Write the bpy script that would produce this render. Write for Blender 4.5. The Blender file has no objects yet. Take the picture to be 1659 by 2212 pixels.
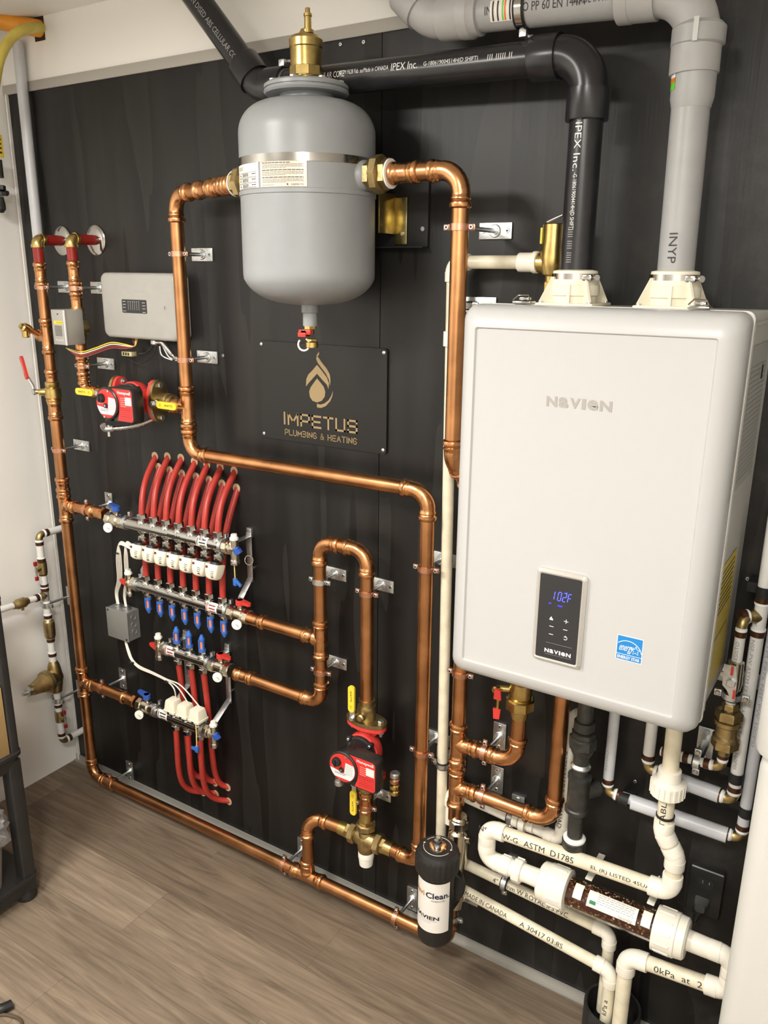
import bpy, math, random
from mathutils import Vector, Matrix
random.seed(7)
pi = math.pi
SC = bpy.context.scene
COL = SC.collection

# ------------------------------------------------------------------ camera
CX, CY, CZ = 2.4116, -1.6769, 1.7767
FPX, YAW, PITCH, ROLL = 1767.0, 0.5611, 0.2861, 0.0097
_fw = Vector((-math.sin(YAW)*math.cos(PITCH), math.cos(YAW)*math.cos(PITCH), -math.sin(PITCH)))
_r = Vector((math.cos(YAW), math.sin(YAW), 0)); _u = _r.cross(_fw)
_r2 = _r*math.cos(ROLL)+_u*math.sin(ROLL); _u2 = _u*math.cos(ROLL)-_r*math.sin(ROLL)
cam = bpy.data.cameras.new('camera'); co = bpy.data.objects.new('camera', cam); COL.objects.link(co)
cam.sensor_fit = 'VERTICAL'; cam.sensor_height = 24; cam.lens = FPX/2212*24; cam.clip_start = .05
co.matrix_world = Matrix(((_r2.x, _u2.x, -_fw.x, CX), (_r2.y, _u2.y, -_fw.y, CY), (_r2.z, _u2.z, -_fw.z, CZ), (0, 0, 0, 1)))
SC.camera = co

def ray(px, py): return _r2*((px-829.5)/FPX) - _u2*((py-1106)/FPX) + _fw
def P(px, py, d=0.0):
    """survey: the point at distance d in front of the back wall seen along a sight line"""
    v = ray(px, py); t = (-d-CY)/v.y
    return Vector((CX, CY, CZ)) + v*t
def PX(px, py, x):
    v = ray(px, py); return Vector((CX, CY, CZ)) + v*((x-CX)/v.x)
def V(x, d, z): return Vector((x, -d, z))

# ------------------------------------------------------------------ world, light, exposure
W = bpy.data.worlds.new('world'); SC.world = W; W.use_nodes = True
W.node_tree.nodes['Background'].inputs[0].default_value = (1, .95, .88, 1)
W.node_tree.nodes['Background'].inputs[1].default_value = .15
SC.view_settings.view_transform = 'Standard'; SC.view_settings.look = 'None'
SC.view_settings.gamma = 1; SC.view_settings.exposure = 0.08
def area(name, loc, rot, sx, sy, power, col=(1, .968, .91)):
    l = bpy.data.lights.new(name, 'AREA'); l.shape = 'RECTANGLE'; l.size = sx; l.size_y = sy; l.energy = power; l.color = col
    o = bpy.data.objects.new(name, l); COL.objects.link(o); o.location = loc; o.rotation_euler = rot; return o
area('ceiling_lamp_main', (2.1, -1.85, 2.415), (0, 0, 0), .34, .34, 38)
area('ceiling_lamp_far', (0.85, -1.6, 2.415), (0, 0, 0), .5, .5, 52)
area('fill_light_rear', (3.0, -3.0, 2.415), (0, 0, 0), .6, .6, 34)  # unseen fill light behind the camera, lifts the ambient level

# ------------------------------------------------------------------ materials
MATS = {}
def mat(name, col, rough=.5, metal=0, var=0, vscale=30, bump=0, bscale=200, emit=0, alpha=1, trans=0, coat=0, stretch=None, rvar=0, spec=.5, ior=1.45):
    if name in MATS: return MATS[name]
    m = bpy.data.materials.new(name); m.use_nodes = True; nt = m.node_tree; b = nt.nodes['Principled BSDF']
    c = tuple(col)+(1,)
    b.inputs['Base Color'].default_value = c; b.inputs['Roughness'].default_value = rough; b.inputs['Metallic'].default_value = metal
    b.inputs['Specular IOR Level'].default_value = spec; b.inputs['IOR'].default_value = ior
    if coat: b.inputs['Coat Weight'].default_value = coat; b.inputs['Coat Roughness'].default_value = .08
    if trans: b.inputs['Transmission Weight'].default_value = trans
    if alpha < 1: b.inputs['Alpha'].default_value = alpha
    if emit: b.inputs['Emission Color'].default_value = c; b.inputs['Emission Strength'].default_value = emit
    tc = nt.nodes.new('ShaderNodeTexCoord'); mp = nt.nodes.new('ShaderNodeMapping'); nt.links.new(tc.outputs['Object'], mp.inputs[0])
    if stretch: mp.inputs['Scale'].default_value = stretch
    n = nt.nodes.new('ShaderNodeTexNoise'); n.inputs['Scale'].default_value = vscale; n.inputs['Detail'].default_value = 5
    nt.links.new(mp.outputs[0], n.inputs['Vector'])
    if var:
        r = nt.nodes.new('ShaderNodeValToRGB'); r.color_ramp.elements[0].position = .3; r.color_ramp.elements[1].position = .7
        r.color_ramp.elements[0].color = tuple(x*(1-var) for x in col)+(1,); r.color_ramp.elements[1].color = tuple(min(1, x*(1+var)) for x in col)+(1,)
        nt.links.new(n.outputs['Fac'], r.inputs[0]); nt.links.new(r.outputs[0], b.inputs['Base Color'])
    if rvar:
        mr = nt.nodes.new('ShaderNodeMapRange'); mr.inputs[3].default_value = max(0, rough-rvar); mr.inputs[4].default_value = min(1, rough+rvar)
        nt.links.new(n.outputs['Fac'], mr.inputs[0]); nt.links.new(mr.outputs[0], b.inputs['Roughness'])
    if bump:
        n2 = nt.nodes.new('ShaderNodeTexNoise'); n2.inputs['Scale'].default_value = bscale; nt.links.new(mp.outputs[0], n2.inputs['Vector'])
        bp_ = nt.nodes.new('ShaderNodeBump'); bp_.inputs['Strength'].default_value = bump; bp_.inputs['Distance'].default_value = .001
        nt.links.new(n2.outputs['Fac'], bp_.inputs['Height']); nt.links.new(bp_.outputs[0], b.inputs['Normal'])
    MATS[name] = m; return m
COPPER = mat('copper', (.53, .255, .110), .31, 1, var=.22, vscale=14, rvar=.09)
COPPERF = mat('copper_fitting', (.60, .295, .130), .27, 1, var=.2, vscale=40, rvar=.08)
CCLAMP = mat('copper_plated_clamp', (.60, .32, .21), .36, 1, var=.12, vscale=80)
BRASS = mat('brass', (.58, .43, .16), .28, 1, var=.15, vscale=50)
BRONZE = mat('cast_bronze', (.42, .32, .15), .42, 1, var=.2, vscale=60, bump=.3)
NICKEL = mat('nickel_plated_brass', (.62, .57, .46), .2, 1, var=.08, vscale=60)
STEEL = mat('stainless_steel', (.50, .49, .465), .15, 1, var=.05)
ZINC = mat('zinc_plate', (.62, .64, .64), .38, 1, var=.12, vscale=120, bump=.2, bscale=300)
TANKG = mat('tank_grey_enamel', (.285, .298, .308), .36, 0, var=.02)
WHITE = mat('white_enamel', (.455, .455, .450), .32, 0)
WPLAS = mat('white_plastic', (.82, .80, .72), .4)
CREAM = mat('cream_plastic', (.80, .75, .60), .45)
PVC = mat('white_pvc', (.80, .76, .66), .36, var=.05, vscale=25)
PVCP = mat('cream_pvc_pipe', (.72, .66, .50), .36, var=.12, vscale=30)
PEX = mat('white_pex', (.70, .69, .66), .38, var=.05)
BLACKP = mat('black_plastic', (.018, .018, .018), .35, var=.2, vscale=60)
BLACKM = mat('black_matte', (.012, .012, .012), .6, var=.2, vscale=60)
ABS = mat('black_abs', (.018, .018, .020), .26, var=.25, vscale=20)
GREYPP = mat('grey_polypropylene', (.34, .34, .34), .4, var=.04)
GREYPPF = mat('grey_polypropylene_fitting', (.37, .365, .36), .45, var=.04)
IRON = mat('black_iron', (.06, .06, .055), .42, .6, var=.3, vscale=50, bump=.4)
RED = mat('red_pex', (.40, .036, .026), .38, var=.08, vscale=60)
REDP = mat('red_paint', (.27, .018, .014), .22)
REDI = mat('red_cast_iron', (.62, .05, .04), .4, var=.1, vscale=60)
REDL = mat('red_label', (.62, .035, .03), .35)
REDH = mat('red_handle', (.55, .04, .03), .35)
BLUE = mat('blue_plastic', (.03, .09, .38), .35)
BLUEM = mat('blue_meter', (.04, .14, .50), .3)
ORANGE = mat('meter_scale', (.72, .22, .12), .4)
YELH = mat('yellow_handle', (.80, .58, .04), .4)
SILVER = mat('silver_cover', (.36, .348, .322), .42, var=.03)
GREYB = mat('grey_steel_box', (.24, .235, .225), .42, .3, var=.1)
INKW = mat('white_ink', (.75, .75, .73), .5)
INKG = mat('grey_ink', (.30, .30, .29), .5)
INKB = mat('black_ink', (.02, .02, .02), .5)
TAPE = mat('label_paper', (.74, .71, .66), .45)
LABELG = mat('glossy_label', (.70, .62, .52), .2, coat=.5)
DASHG = mat('small_print', (.22, .21, .20), .5)
LOGOG = mat('logo_grey', (.33, .31, .29), .4)
GOLD = mat('gold_lettering', (.30, .215, .105), .4)
SIGN = mat('black_sign_acrylic', (.014, .013, .012), .3, spec=.35)
WOOD = mat('raw_wood_edge', (.45, .33, .20), .6)
ORHOSE = mat('orange_pipe', (.80, .33, .03), .45, var=.08)
YHOSE = mat('yellow_gas_line', (.62, .50, .10), .45, var=.12, bump=.6, bscale=400)
CARD = mat('cardboard', (.42, .28, .12), .7, var=.06, vscale=20)
DISP = mat('display_blue', (.05, .06, .95), .4, emit=5)
DISPG = mat('display_blue_dim', (.03, .03, .6), .4, emit=1.2)
GLASS = mat('clear_acrylic', (.95, .93, .9), .03, trans=1.0, ior=1.1)
TEFLON = mat('white_thread_tape', (.85, .84, .8), .5)
COPRING = mat('dark_crimp_ring', (.10, .045, .025), .35, .7)
GREYWP = mat('grey_white_pipe', (.52, .53, .55), .35, var=.03)

def ply():
    m = bpy.data.materials.new('black_painted_plywood'); m.use_nodes = True; nt = m.node_tree; N = nt.nodes; L = nt.links; b = N['Principled BSDF']
    tc = N.new('ShaderNodeTexCoord')
    mp = N.new('ShaderNodeMapping'); mp.inputs['Scale'].default_value = (2.1, 1, .17); L.new(tc.outputs['Object'], mp.inputs[0])
    n1 = N.new('ShaderNodeTexNoise'); n1.inputs['Scale'].default_value = 2.2; n1.inputs['Detail'].default_value = 3; L.new(mp.outputs[0], n1.inputs[0])
    mul = N.new('ShaderNodeMath'); mul.operation = 'MULTIPLY'; mul.inputs[1].default_value = 8; L.new(n1.outputs['Fac'], mul.inputs[0])
    fr = N.new('ShaderNodeMath'); fr.operation = 'FRACT'; L.new(mul.outputs[0], fr.inputs[0])
    mp2 = N.new('ShaderNodeMapping'); mp2.inputs['Scale'].default_value = (160, 1, 9); L.new(tc.outputs['Object'], mp2.inputs[0])
    n2 = N.new('ShaderNodeTexNoise'); n2.inputs['Scale'].default_value = 1; n2.inputs['Detail'].default_value = 4; L.new(mp2.outputs[0], n2.inputs[0])
    n3 = N.new('ShaderNodeTexNoise'); n3.inputs['Scale'].default_value = 5; n3.inputs['Detail'].default_value = 8; n3.inputs['Roughness'].default_value = .7; L.new(tc.outputs['Object'], n3.inputs[0])
    rp = N.new('ShaderNodeValToRGB'); rp.color_ramp.elements[0].color = (.0050, .0046, .0042, 1); rp.color_ramp.elements[1].color = (.0140, .0132, .0121, 1)
    rp.color_ramp.elements[0].position = .1; rp.color_ramp.elements[1].position = 1
    L.new(fr.outputs[0], rp.inputs[0])
    # dusty scuffs on the part of the board above and beside the boiler
    sx = N.new('ShaderNodeSeparateXYZ'); L.new(tc.outputs['Object'], sx.inputs[0])
    mx = N.new('ShaderNodeMapRange'); mx.inputs[1].default_value = 1.55; mx.inputs[2].default_value = 2.2; L.new(sx.outputs[0], mx.inputs[0])
    sc = N.new('ShaderNodeMapRange'); sc.inputs[1].default_value = .5; sc.inputs[2].default_value = .7; L.new(n3.outputs['Fac'], sc.inputs[0])
    mm = N.new('ShaderNodeMath'); mm.operation = 'MULTIPLY'; L.new(mx.outputs[0], mm.inputs[0]); L.new(sc.outputs[0], mm.inputs[1])
    gm = N.new('ShaderNodeMath'); gm.operation = 'MULTIPLY'; gm.inputs[1].default_value = .55; L.new(mm.outputs[0], gm.inputs[0])
    mix = N.new('ShaderNodeMix'); mix.data_type = 'RGBA'; L.new(gm.outputs[0], mix.inputs[0]); L.new(rp.outputs[0], mix.inputs[6]); mix.inputs[7].default_value = (.060, .058, .056, 1)
    L.new(mix.outputs[2], b.inputs['Base Color'])
    b.inputs['Roughness'].default_value = .42; b.inputs['Specular IOR Level'].default_value = .40
    ad = N.new('ShaderNodeMath'); ad.operation = 'MULTIPLY_ADD'; L.new(n2.outputs['Fac'], ad.inputs[0]); ad.inputs[1].default_value = .5; L.new(fr.outputs[0], ad.inputs[2])
    bm = N.new('ShaderNodeBump'); bm.inputs['Strength'].default_value = .35; bm.inputs['Distance'].default_value = .0012
    L.new(ad.outputs[0], bm.inputs['Height']); L.new(bm.outputs[0], b.inputs['Normal'])
    return m
def floormat():
    m = bpy.data.materials.new('vinyl_plank'); m.use_nodes = True; nt = m.node_tree; N = nt.nodes; L = nt.links; b = N['Principled BSDF']
    tc = N.new('ShaderNodeTexCoord'); mp = N.new('ShaderNodeMapping'); mp.inputs['Location'].default_value = (-.10, .13, 0); L.new(tc.outputs['Object'], mp.inputs[0])
    br = N.new('ShaderNodeTexBrick'); br.inputs['Scale'].default_value = 1; br.inputs['Brick Width'].default_value = 1.22; br.inputs['Row Height'].default_value = .18
    br.inputs['Mortar Size'].default_value = .0006; br.inputs['Color1'].default_value = (.66, .65, .64, 1); br.inputs['Color2'].default_value = (1.10, 1.10, 1.10, 1); br.inputs['Mortar'].default_value = (.5, .5, .5, 1)
    br.inputs['Bias'].default_value = .1; br.offset = .42
    L.new(mp.outputs[0], br.inputs[0])
    mp2 = N.new('ShaderNodeMapping'); mp2.inputs['Scale'].default_value = (1.2, 16, 1); L.new(tc.outputs['Object'], mp2.inputs[0])
    add = N.new('ShaderNodeVectorMath'); L.new(mp2.outputs[0], add.inputs[0]); L.new(br.outputs['Color'], add.inputs[1])
    n = N.new('ShaderNodeTexNoise'); n.inputs['Scale'].default_value = 2.0; n.inputs['Detail'].default_value = 9; n.inputs['Roughness'].default_value = .62; n.inputs['Distortion'].default_value = 1.6; L.new(add.outputs[0], n.inputs[0])
    rp = N.new('ShaderNodeValToRGB'); e = rp.color_ramp.elements; e[0].position = .28; e[1].position = .72
    e[0].color = (.135, .100, .070, 1); e[1].color = (.325, .250, .178, 1); L.new(n.outputs['Fac'], rp.inputs[0])
    mx = N.new('ShaderNodeMix'); mx.data_type = 'RGBA'; mx.blend_type = 'MULTIPLY'; mx.inputs[0].default_value = 1
    L.new(rp.outputs[0], mx.inputs[6]); L.new(br.outputs['Color'], mx.inputs[7]); L.new(mx.outputs[2], b.inputs['Base Color'])
    b.inputs['Roughness'].default_value = .5; b.inputs['Specular IOR Level'].default_value = .35
    bm = N.new('ShaderNodeBump'); bm.inputs['Strength'].default_value = .2; bm.inputs['Distance'].default_value = .0006; L.new(n.outputs['Fac'], bm.inputs['Height']); L.new(bm.outputs[0], b.inputs['Normal'])
    return m
def resin():
    m = bpy.data.materials.new('wet_marble_chips'); m.use_nodes = True; nt = m.node_tree; N = nt.nodes; L = nt.links; b = N['Principled BSDF']
    tc = N.new('ShaderNodeTexCoord'); vo = N.new('ShaderNodeTexVoronoi'); vo.inputs['Scale'].default_value = 120; L.new(tc.outputs['Object'], vo.inputs[0])
    rp = N.new('ShaderNodeValToRGB'); e = rp.color_ramp.elements; e[0].position = .15; e[0].color = (.26, .13, .05, 1); e[1].position = .42; e[1].color = (.055, .012, .004, 1)
    L.new(vo.outputs['Distance'], rp.inputs[0]); L.new(rp.outputs[0], b.inputs['Base Color']); b.inputs['Roughness'].default_value = .15; b.inputs['Coat Weight'].default_value = .6
    return m
RESIN = resin()
WALLW = mat('white_wall_paint', (.84, .82, .78), .7, var=.015, vscale=4)
CEILW = mat('ceiling_paint', (.82, .80, .76), .8, var=.02, vscale=4)
PLY = ply(); FLOORM = floormat()

# ------------------------------------------------------------------ mesh builder
def frame(ax, ref=None):
    ax = Vector(ax).normalized()
    if ref is None: ref = Vector((0, 0, 1)) if abs(ax.z) < .9 else Vector((1, 0, 0))
    ref = Vector(ref); a = (ref - ax*ref.dot(ax)).normalized(); return a, ax.cross(a), ax
_tc = {}
def glyphs(s, bold=0.0, sl=None):
    k = (s, bold, sl)
    if k not in _tc:
        cu = bpy.data.curves.new('t', 'FONT'); cu.body = s; cu.resolution_u = 2; cu.offset = bold
        o = bpy.data.objects.new('t', cu); me = bpy.data.meshes.new_from_object(o)
        if sl:
            import bmesh
            bm = bmesh.new(); bm.from_mesh(me); X = [v.co.x for v in bm.verts]; Y = [v.co.y for v in bm.verts]
            n_ = 7 if sl == 'y' else int((max(X)-min(X))/.35)+2
            for i in range(1, n_):
                c_ = (0, min(Y)+(max(Y)-min(Y))*i/n_, 0) if sl == 'y' else (min(X)+(max(X)-min(X))*i/n_, 0, 0)
                bmesh.ops.bisect_plane(bm, geom=bm.verts[:]+bm.edges[:]+bm.faces[:], plane_co=c_, plane_no=(0, 1, 0) if sl == 'y' else (1, 0, 0))
            bm.to_mesh(me); bm.free()
        vs = [(v.co.x, v.co.y) for v in me.vertices]; fs = [tuple(p.vertices) for p in me.polygons]
        bpy.data.objects.remove(o); bpy.data.curves.remove(cu); bpy.data.meshes.remove(me); _tc[k] = (vs, fs)
    return _tc[k]
class MB:
    def __init__(s): s.v = []; s.f = []; s.m = []; s.mats = []
    def mi(s, m):
        if m not in s.mats: s.mats.append(m)
        return s.mats.index(m)
    def add(s, vs, fs, m):
        o = len(s.v); i = s.mi(m); s.v += [Vector(v) for v in vs]
        for f in fs: s.f.append(tuple(o+a for a in f)); s.m.append(i)
        return s
    def rings(s, R, m, cap0=True, cap1=True, closed=False):
        n = len(R[0]); vs = [p for r in R for p in r]; fs = []; k = len(R)
        for i in range(k if closed else k-1):
            a = i*n; b = ((i+1) % k)*n
            for j in range(n): fs.append((a+j, a+(j+1) % n, b+(j+1) % n, b+j))
        if cap0 and not closed: fs.append(tuple(range(n-1, -1, -1)))
        if cap1 and not closed: fs.append(tuple((k-1)*n+j for j in range(n)))
        return s.add(vs, fs, m)
    def tube(s, pts, r, m, n=18, ref=None, cap=True):
        pts = [Vector(p) for p in pts]; k = len(pts); rr = r if isinstance(r, (list, tuple)) else [r]*k; R = []
        T = [(pts[min(i+1, k-1)]-pts[max(i-1, 0)]).normalized() for i in range(k)]
        a, b, _ = frame(T[0], ref)
        for i in range(k):
            a = (a - T[i]*a.dot(T[i])).normalized(); b = T[i].cross(a)
            R.append([pts[i]+(a*math.cos(2*pi*j/n)+b*math.sin(2*pi*j/n))*rr[i] for j in range(n)])
        return s.rings(R, m, cap, cap)
    def lathe(s, p, ax, prof, m, n=28, ref=None):
        a, b, c = frame(ax, ref); p = Vector(p)
        R = [[p+c*t+(a*math.cos(2*pi*j/n)+b*math.sin(2*pi*j/n))*max(r, 1e-5) for j in range(n)] for t, r in prof]
        return s.rings(R, m)
    def cyl(s, p, ax, r, h, m, n=24, ch=0):
        if ch: return s.lathe(p, ax, [(0, r-ch), (ch, r), (h-ch, r), (h, r-ch)], m, n)
        return s.lathe(p, ax, [(0, r), (h, r)], m, n)
    def hexn(s, p, ax, r, h, m, n=6, ref=None):
        return s.lathe(p, ax, [(0, r*.88), (h*.12, r), (h*.88, r), (h, r*.88)], m, n, ref)
    def ring(s, p, ax, R, r, m, n=28, k=8, a0=0, a1=2*pi):
        a, b, c = frame(ax); p = Vector(p); full = a1-a0 > 6.28
        q = []
        for i in range(n if full else n+1):
            t = a0+(a1-a0)*i/n; d = a*math.cos(t)+b*math.sin(t)
            q.append([p+d*(R+r*math.cos(2*pi*j/k))+c*r*math.sin(2*pi*j/k) for j in range(k)])
        return s.rings(q, m, True, True, full)
    def band(s, p, ax, R, w, th, m, n=32):
        return s.lathe_closed(p, ax, [(-w/2, R), (w/2, R), (w/2, R+th), (-w/2, R+th)], m, n)
    def lathe_closed(s, p, ax, prof, m, n=32):
        a, b, c = frame(ax); p = Vector(p); q = []
        for i in range(n):
            d = a*math.cos(2*pi*i/n)+b*math.sin(2*pi*i/n); q.append([p+c*t+d*r for t, r in prof])
        return s.rings(q, m, closed=True)
    def box(s, c, sz, m, ax=None, ch=0):
        c = Vector(c); X, Y, Z = ax if ax else (Vector((1, 0, 0)), Vector((0, 1, 0)), Vector((0, 0, 1)))
        hx, hy, hz = sz[0]/2, sz[1]/2, sz[2]/2
        if ch <= 0:
            q = [[c+X*a*hx+Y*b*hy+Z*h for a, b in ((-1, -1), (1, -1), (1, 1), (-1, 1))] for h in (-hz, hz)]
            return s.rings(q, m)
        def rr(i, h):
            return [c+X*x+Y*y+Z*h for x, y in rrect(hx-i, hy-i, max(ch*1.2-i, 1e-4), 2)]
        return s.rings([rr(ch, -hz), rr(ch*.3, -hz+ch*.3), rr(0, -hz+ch), rr(0, hz-ch), rr(ch*.3, hz-ch*.3), rr(ch, hz)], m)
    def prism(s, poly, fr, th, m):
        """poly 2D, fr=(origin,X,Y,N): extruded from origin plane by th along N"""
        o, X, Y, N = fr; return s.rings([[o+X*x+Y*y for x, y in poly], [o+X*x+Y*y+N*th for x, y in poly]], m)
    def flat(s, poly, fr, m, e=.0004):
        o, X, Y, N = fr; return s.add([o+X*x+Y*y+N*e for x, y in poly], [tuple(range(len(poly)))], m)
    def text(s, t, fr, h, m, w=None, bold=0, align='c', e=.0006, cyl=None):
        """fr=(o,X,Y,N) ; cyl=radius wraps around the cylinder whose axis is X (text runs along it) or ('y',r)"""
        vs, fs = glyphs(t, bold, None if cyl is None else ('x' if isinstance(cyl, tuple) else 'y'))
        if not vs: return s
        x0 = min(v[0] for v in vs); x1 = max(v[0] for v in vs); y0 = 0 if any(c in 'gpqy,' for c in t) else min(v[1] for v in vs)
        y1 = max(v[1] for v in vs); k = h/max(y1-y0, .01); kx = w/(x1-x0) if w else k
        ox = {'c': (x0+x1)/2, 'l': x0, 'r': x1}[align]; oy = (y0+y1)/2
        o, X, Y, N = fr; out = []
        for x, y in vs:
            u = (x-ox)*kx; q = (y-oy)*k
            if cyl is None: out.append(o+X*u+Y*q+N*e)
            elif isinstance(cyl, tuple):
                r = cyl[1]; out.append(o-N*r+Y*q+(N*math.cos(u/r)+X*math.sin(u/r))*(r+e))
            else: out.append(o-N*cyl+X*u+(N*math.cos(q/cyl)+Y*math.sin(q/cyl))*(cyl+e))
        return s.add(out, fs, m)
    def patch(s, p, ax, r, a0, a1, z0, z1, m, ref, n=14, e=.0006):
        a, b, c = frame(ax, ref); vs = []; fs = []
        for i in range(n+1):
            t = a0+(a1-a0)*i/n; d = a*math.cos(t)+b*math.sin(t)
            vs += [Vector(p)+c*z0+d*(r+e), Vector(p)+c*z1+d*(r+e)]
            if i: k = 2*i; fs.append((k-2, k, k+1, k-1))
        return s.add(vs, fs, m)
    def build(s, name, parent=None, smooth=35, **props):
        me = bpy.data.meshes.new(name); 
        org = Vector((0, 0, 0))
        if parent is not None and parent.type == 'EMPTY': pass
        me.from_pydata([tuple(v) for v in s.v], [], s.f)
        for m in s.mats: me.materials.append(m)
        me.polygons.foreach_set('material_index', s.m); me.polygons.foreach_set('use_smooth', [True]*len(s.f))
        import bmesh
        bm = bmesh.new(); bm.from_mesh(me); bmesh.ops.recalc_face_normals(bm, faces=[f for f in bm.faces if True]); bm.to_mesh(me); bm.free()
        me.update(); me.set_sharp_from_angle(angle=math.radians(smooth))
        o = bpy.data.objects.new(name, me); COL.objects.link(o)
        if parent is not None:
            o.parent = parent; o.matrix_parent_inverse = Matrix.Translation(-world_loc(parent))
        for k, v in props.items(): o[k] = v
        return o
LOCS = {}
def world_loc(o): return LOCS.get(o.name, Vector((0, 0, 0)))
def thing(name, label, cat, loc, group=None):
    o = bpy.data.objects.new(name, None); COL.objects.link(o); o.location = loc; o.empty_display_size = .02
    LOCS[o.name] = Vector(loc)
    o['label'] = label; o['category'] = cat
    if group: o['group'] = group
    return o
def single(mb, name, label, cat, group=None):
    o = mb.build(name); o['label'] = label; o['category'] = cat
    if group: o['group'] = group
    return o
def rrect(hx, hy, r, k=4):
    out = []
    for cx_, cy_, a in ((hx-r, hy-r, 0), (-hx+r, hy-r, pi/2), (-hx+r, -hy+r, pi), (hx-r, -hy+r, 1.5*pi)):
        for i in range(k+1):
            t = a+pi/2*i/k; out.append((cx_+r*math.cos(t), cy_+r*math.sin(t)))
    return out
XA, YA, ZA = Vector((1, 0, 0)), Vector((0, 1, 0)), Vector((0, 0, 1)); OUT = Vector((0, -1, 0))
def front(o): return (Vector(o), XA, ZA, OUT)
def bez(p0, p1, p2, p3, n=14):
    p0, p1, p2, p3 = map(Vector, (p0, p1, p2, p3)); r = []
    for i in range(n+1):
        t = i/n; s = 1-t; r.append(p0*s**3+p1*3*s*s*t+p2*3*s*t*t+p3*t**3)
    return r
def spline(pts, n=6):
    pts = [Vector(p) for p in pts]; out = []
    for i in range(len(pts)-1):
        p0 = pts[max(i-1, 0)]; p1 = pts[i]; p2 = pts[i+1]; p3 = pts[min(i+2, len(pts)-1)]
        for j in range(n):
            t = j/n; out.append(.5*((2*p1)+(p2-p0)*t+(2*p0-5*p1+4*p2-p3)*t*t+(3*p1-p0-3*p2+p3)*t**3))
    return out+[pts[-1]]
def dashes(mb, fr, x0, x1, y, h, m, seedgap=.3, cyl=None):
    """one line of unreadable small print"""
    o, X, Y, N = fr; x = x0
    while x < x1-.001:
        w = random.uniform(.003, .009)*max(h/.002, .5); w = min(w, x1-x)
        mb.add([o+X*x+Y*y+N*.0008, o+X*(x+w)+Y*y+N*.0008, o+X*(x+w)+Y*(y+h)+N*.0008, o+X*x+Y*(y+h)+N*.0008], [(0, 1, 2, 3)], m); x += w+h*.8

# ------------------------------------------------------------------ pipework
def press_end(mb, p, ax, r, m):
    """a pressed socket: starts at fitting body p, runs along ax, with its sealing-ring bead near the mouth"""
    mb.lathe(p, ax, [(-.001, r*1.07), (.004, r*1.08), (.006, r*1.16), (.009, r*1.16), (.011, r*1.06), (.0135, r*1.10), (.016, r*1.27), (.020, r*1.30), (.024, r*1.24), (.026, r*1.10), (.027, r*1.0)], m, 26)
def hub_end(mb, p, ax, r, m, L, k=1.27):
    mb.lathe(p, ax, [(-.002, r*k), (L-.002, r*k), (L, r*(k-.03)), (L, r*.9)], m, 26)
STY = {'press': dict(L=.026, fr=1.07, R=1.35), 'pvc': dict(L=.022, fr=1.2, R=1.45), 'pex': dict(L=.004, fr=.9, R=1.1)}
def ends(mb, p, ax, r, sty, m, L=None):
    if sty == 'press': press_end(mb, p, ax, r, m)
    elif sty == 'pex':
        mb.cyl(p-ax*.004, ax, r*.95, .008, m, 20); mb.cyl(p+ax*.003, ax, r*1.12, .004, TEFLON, 20); mb.cyl(p+ax*.008, ax, r*1.12, .011, COPRING, 20)
    else: hub_end(mb, p, ax, r, m, L or STY[sty]['L'])
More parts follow.
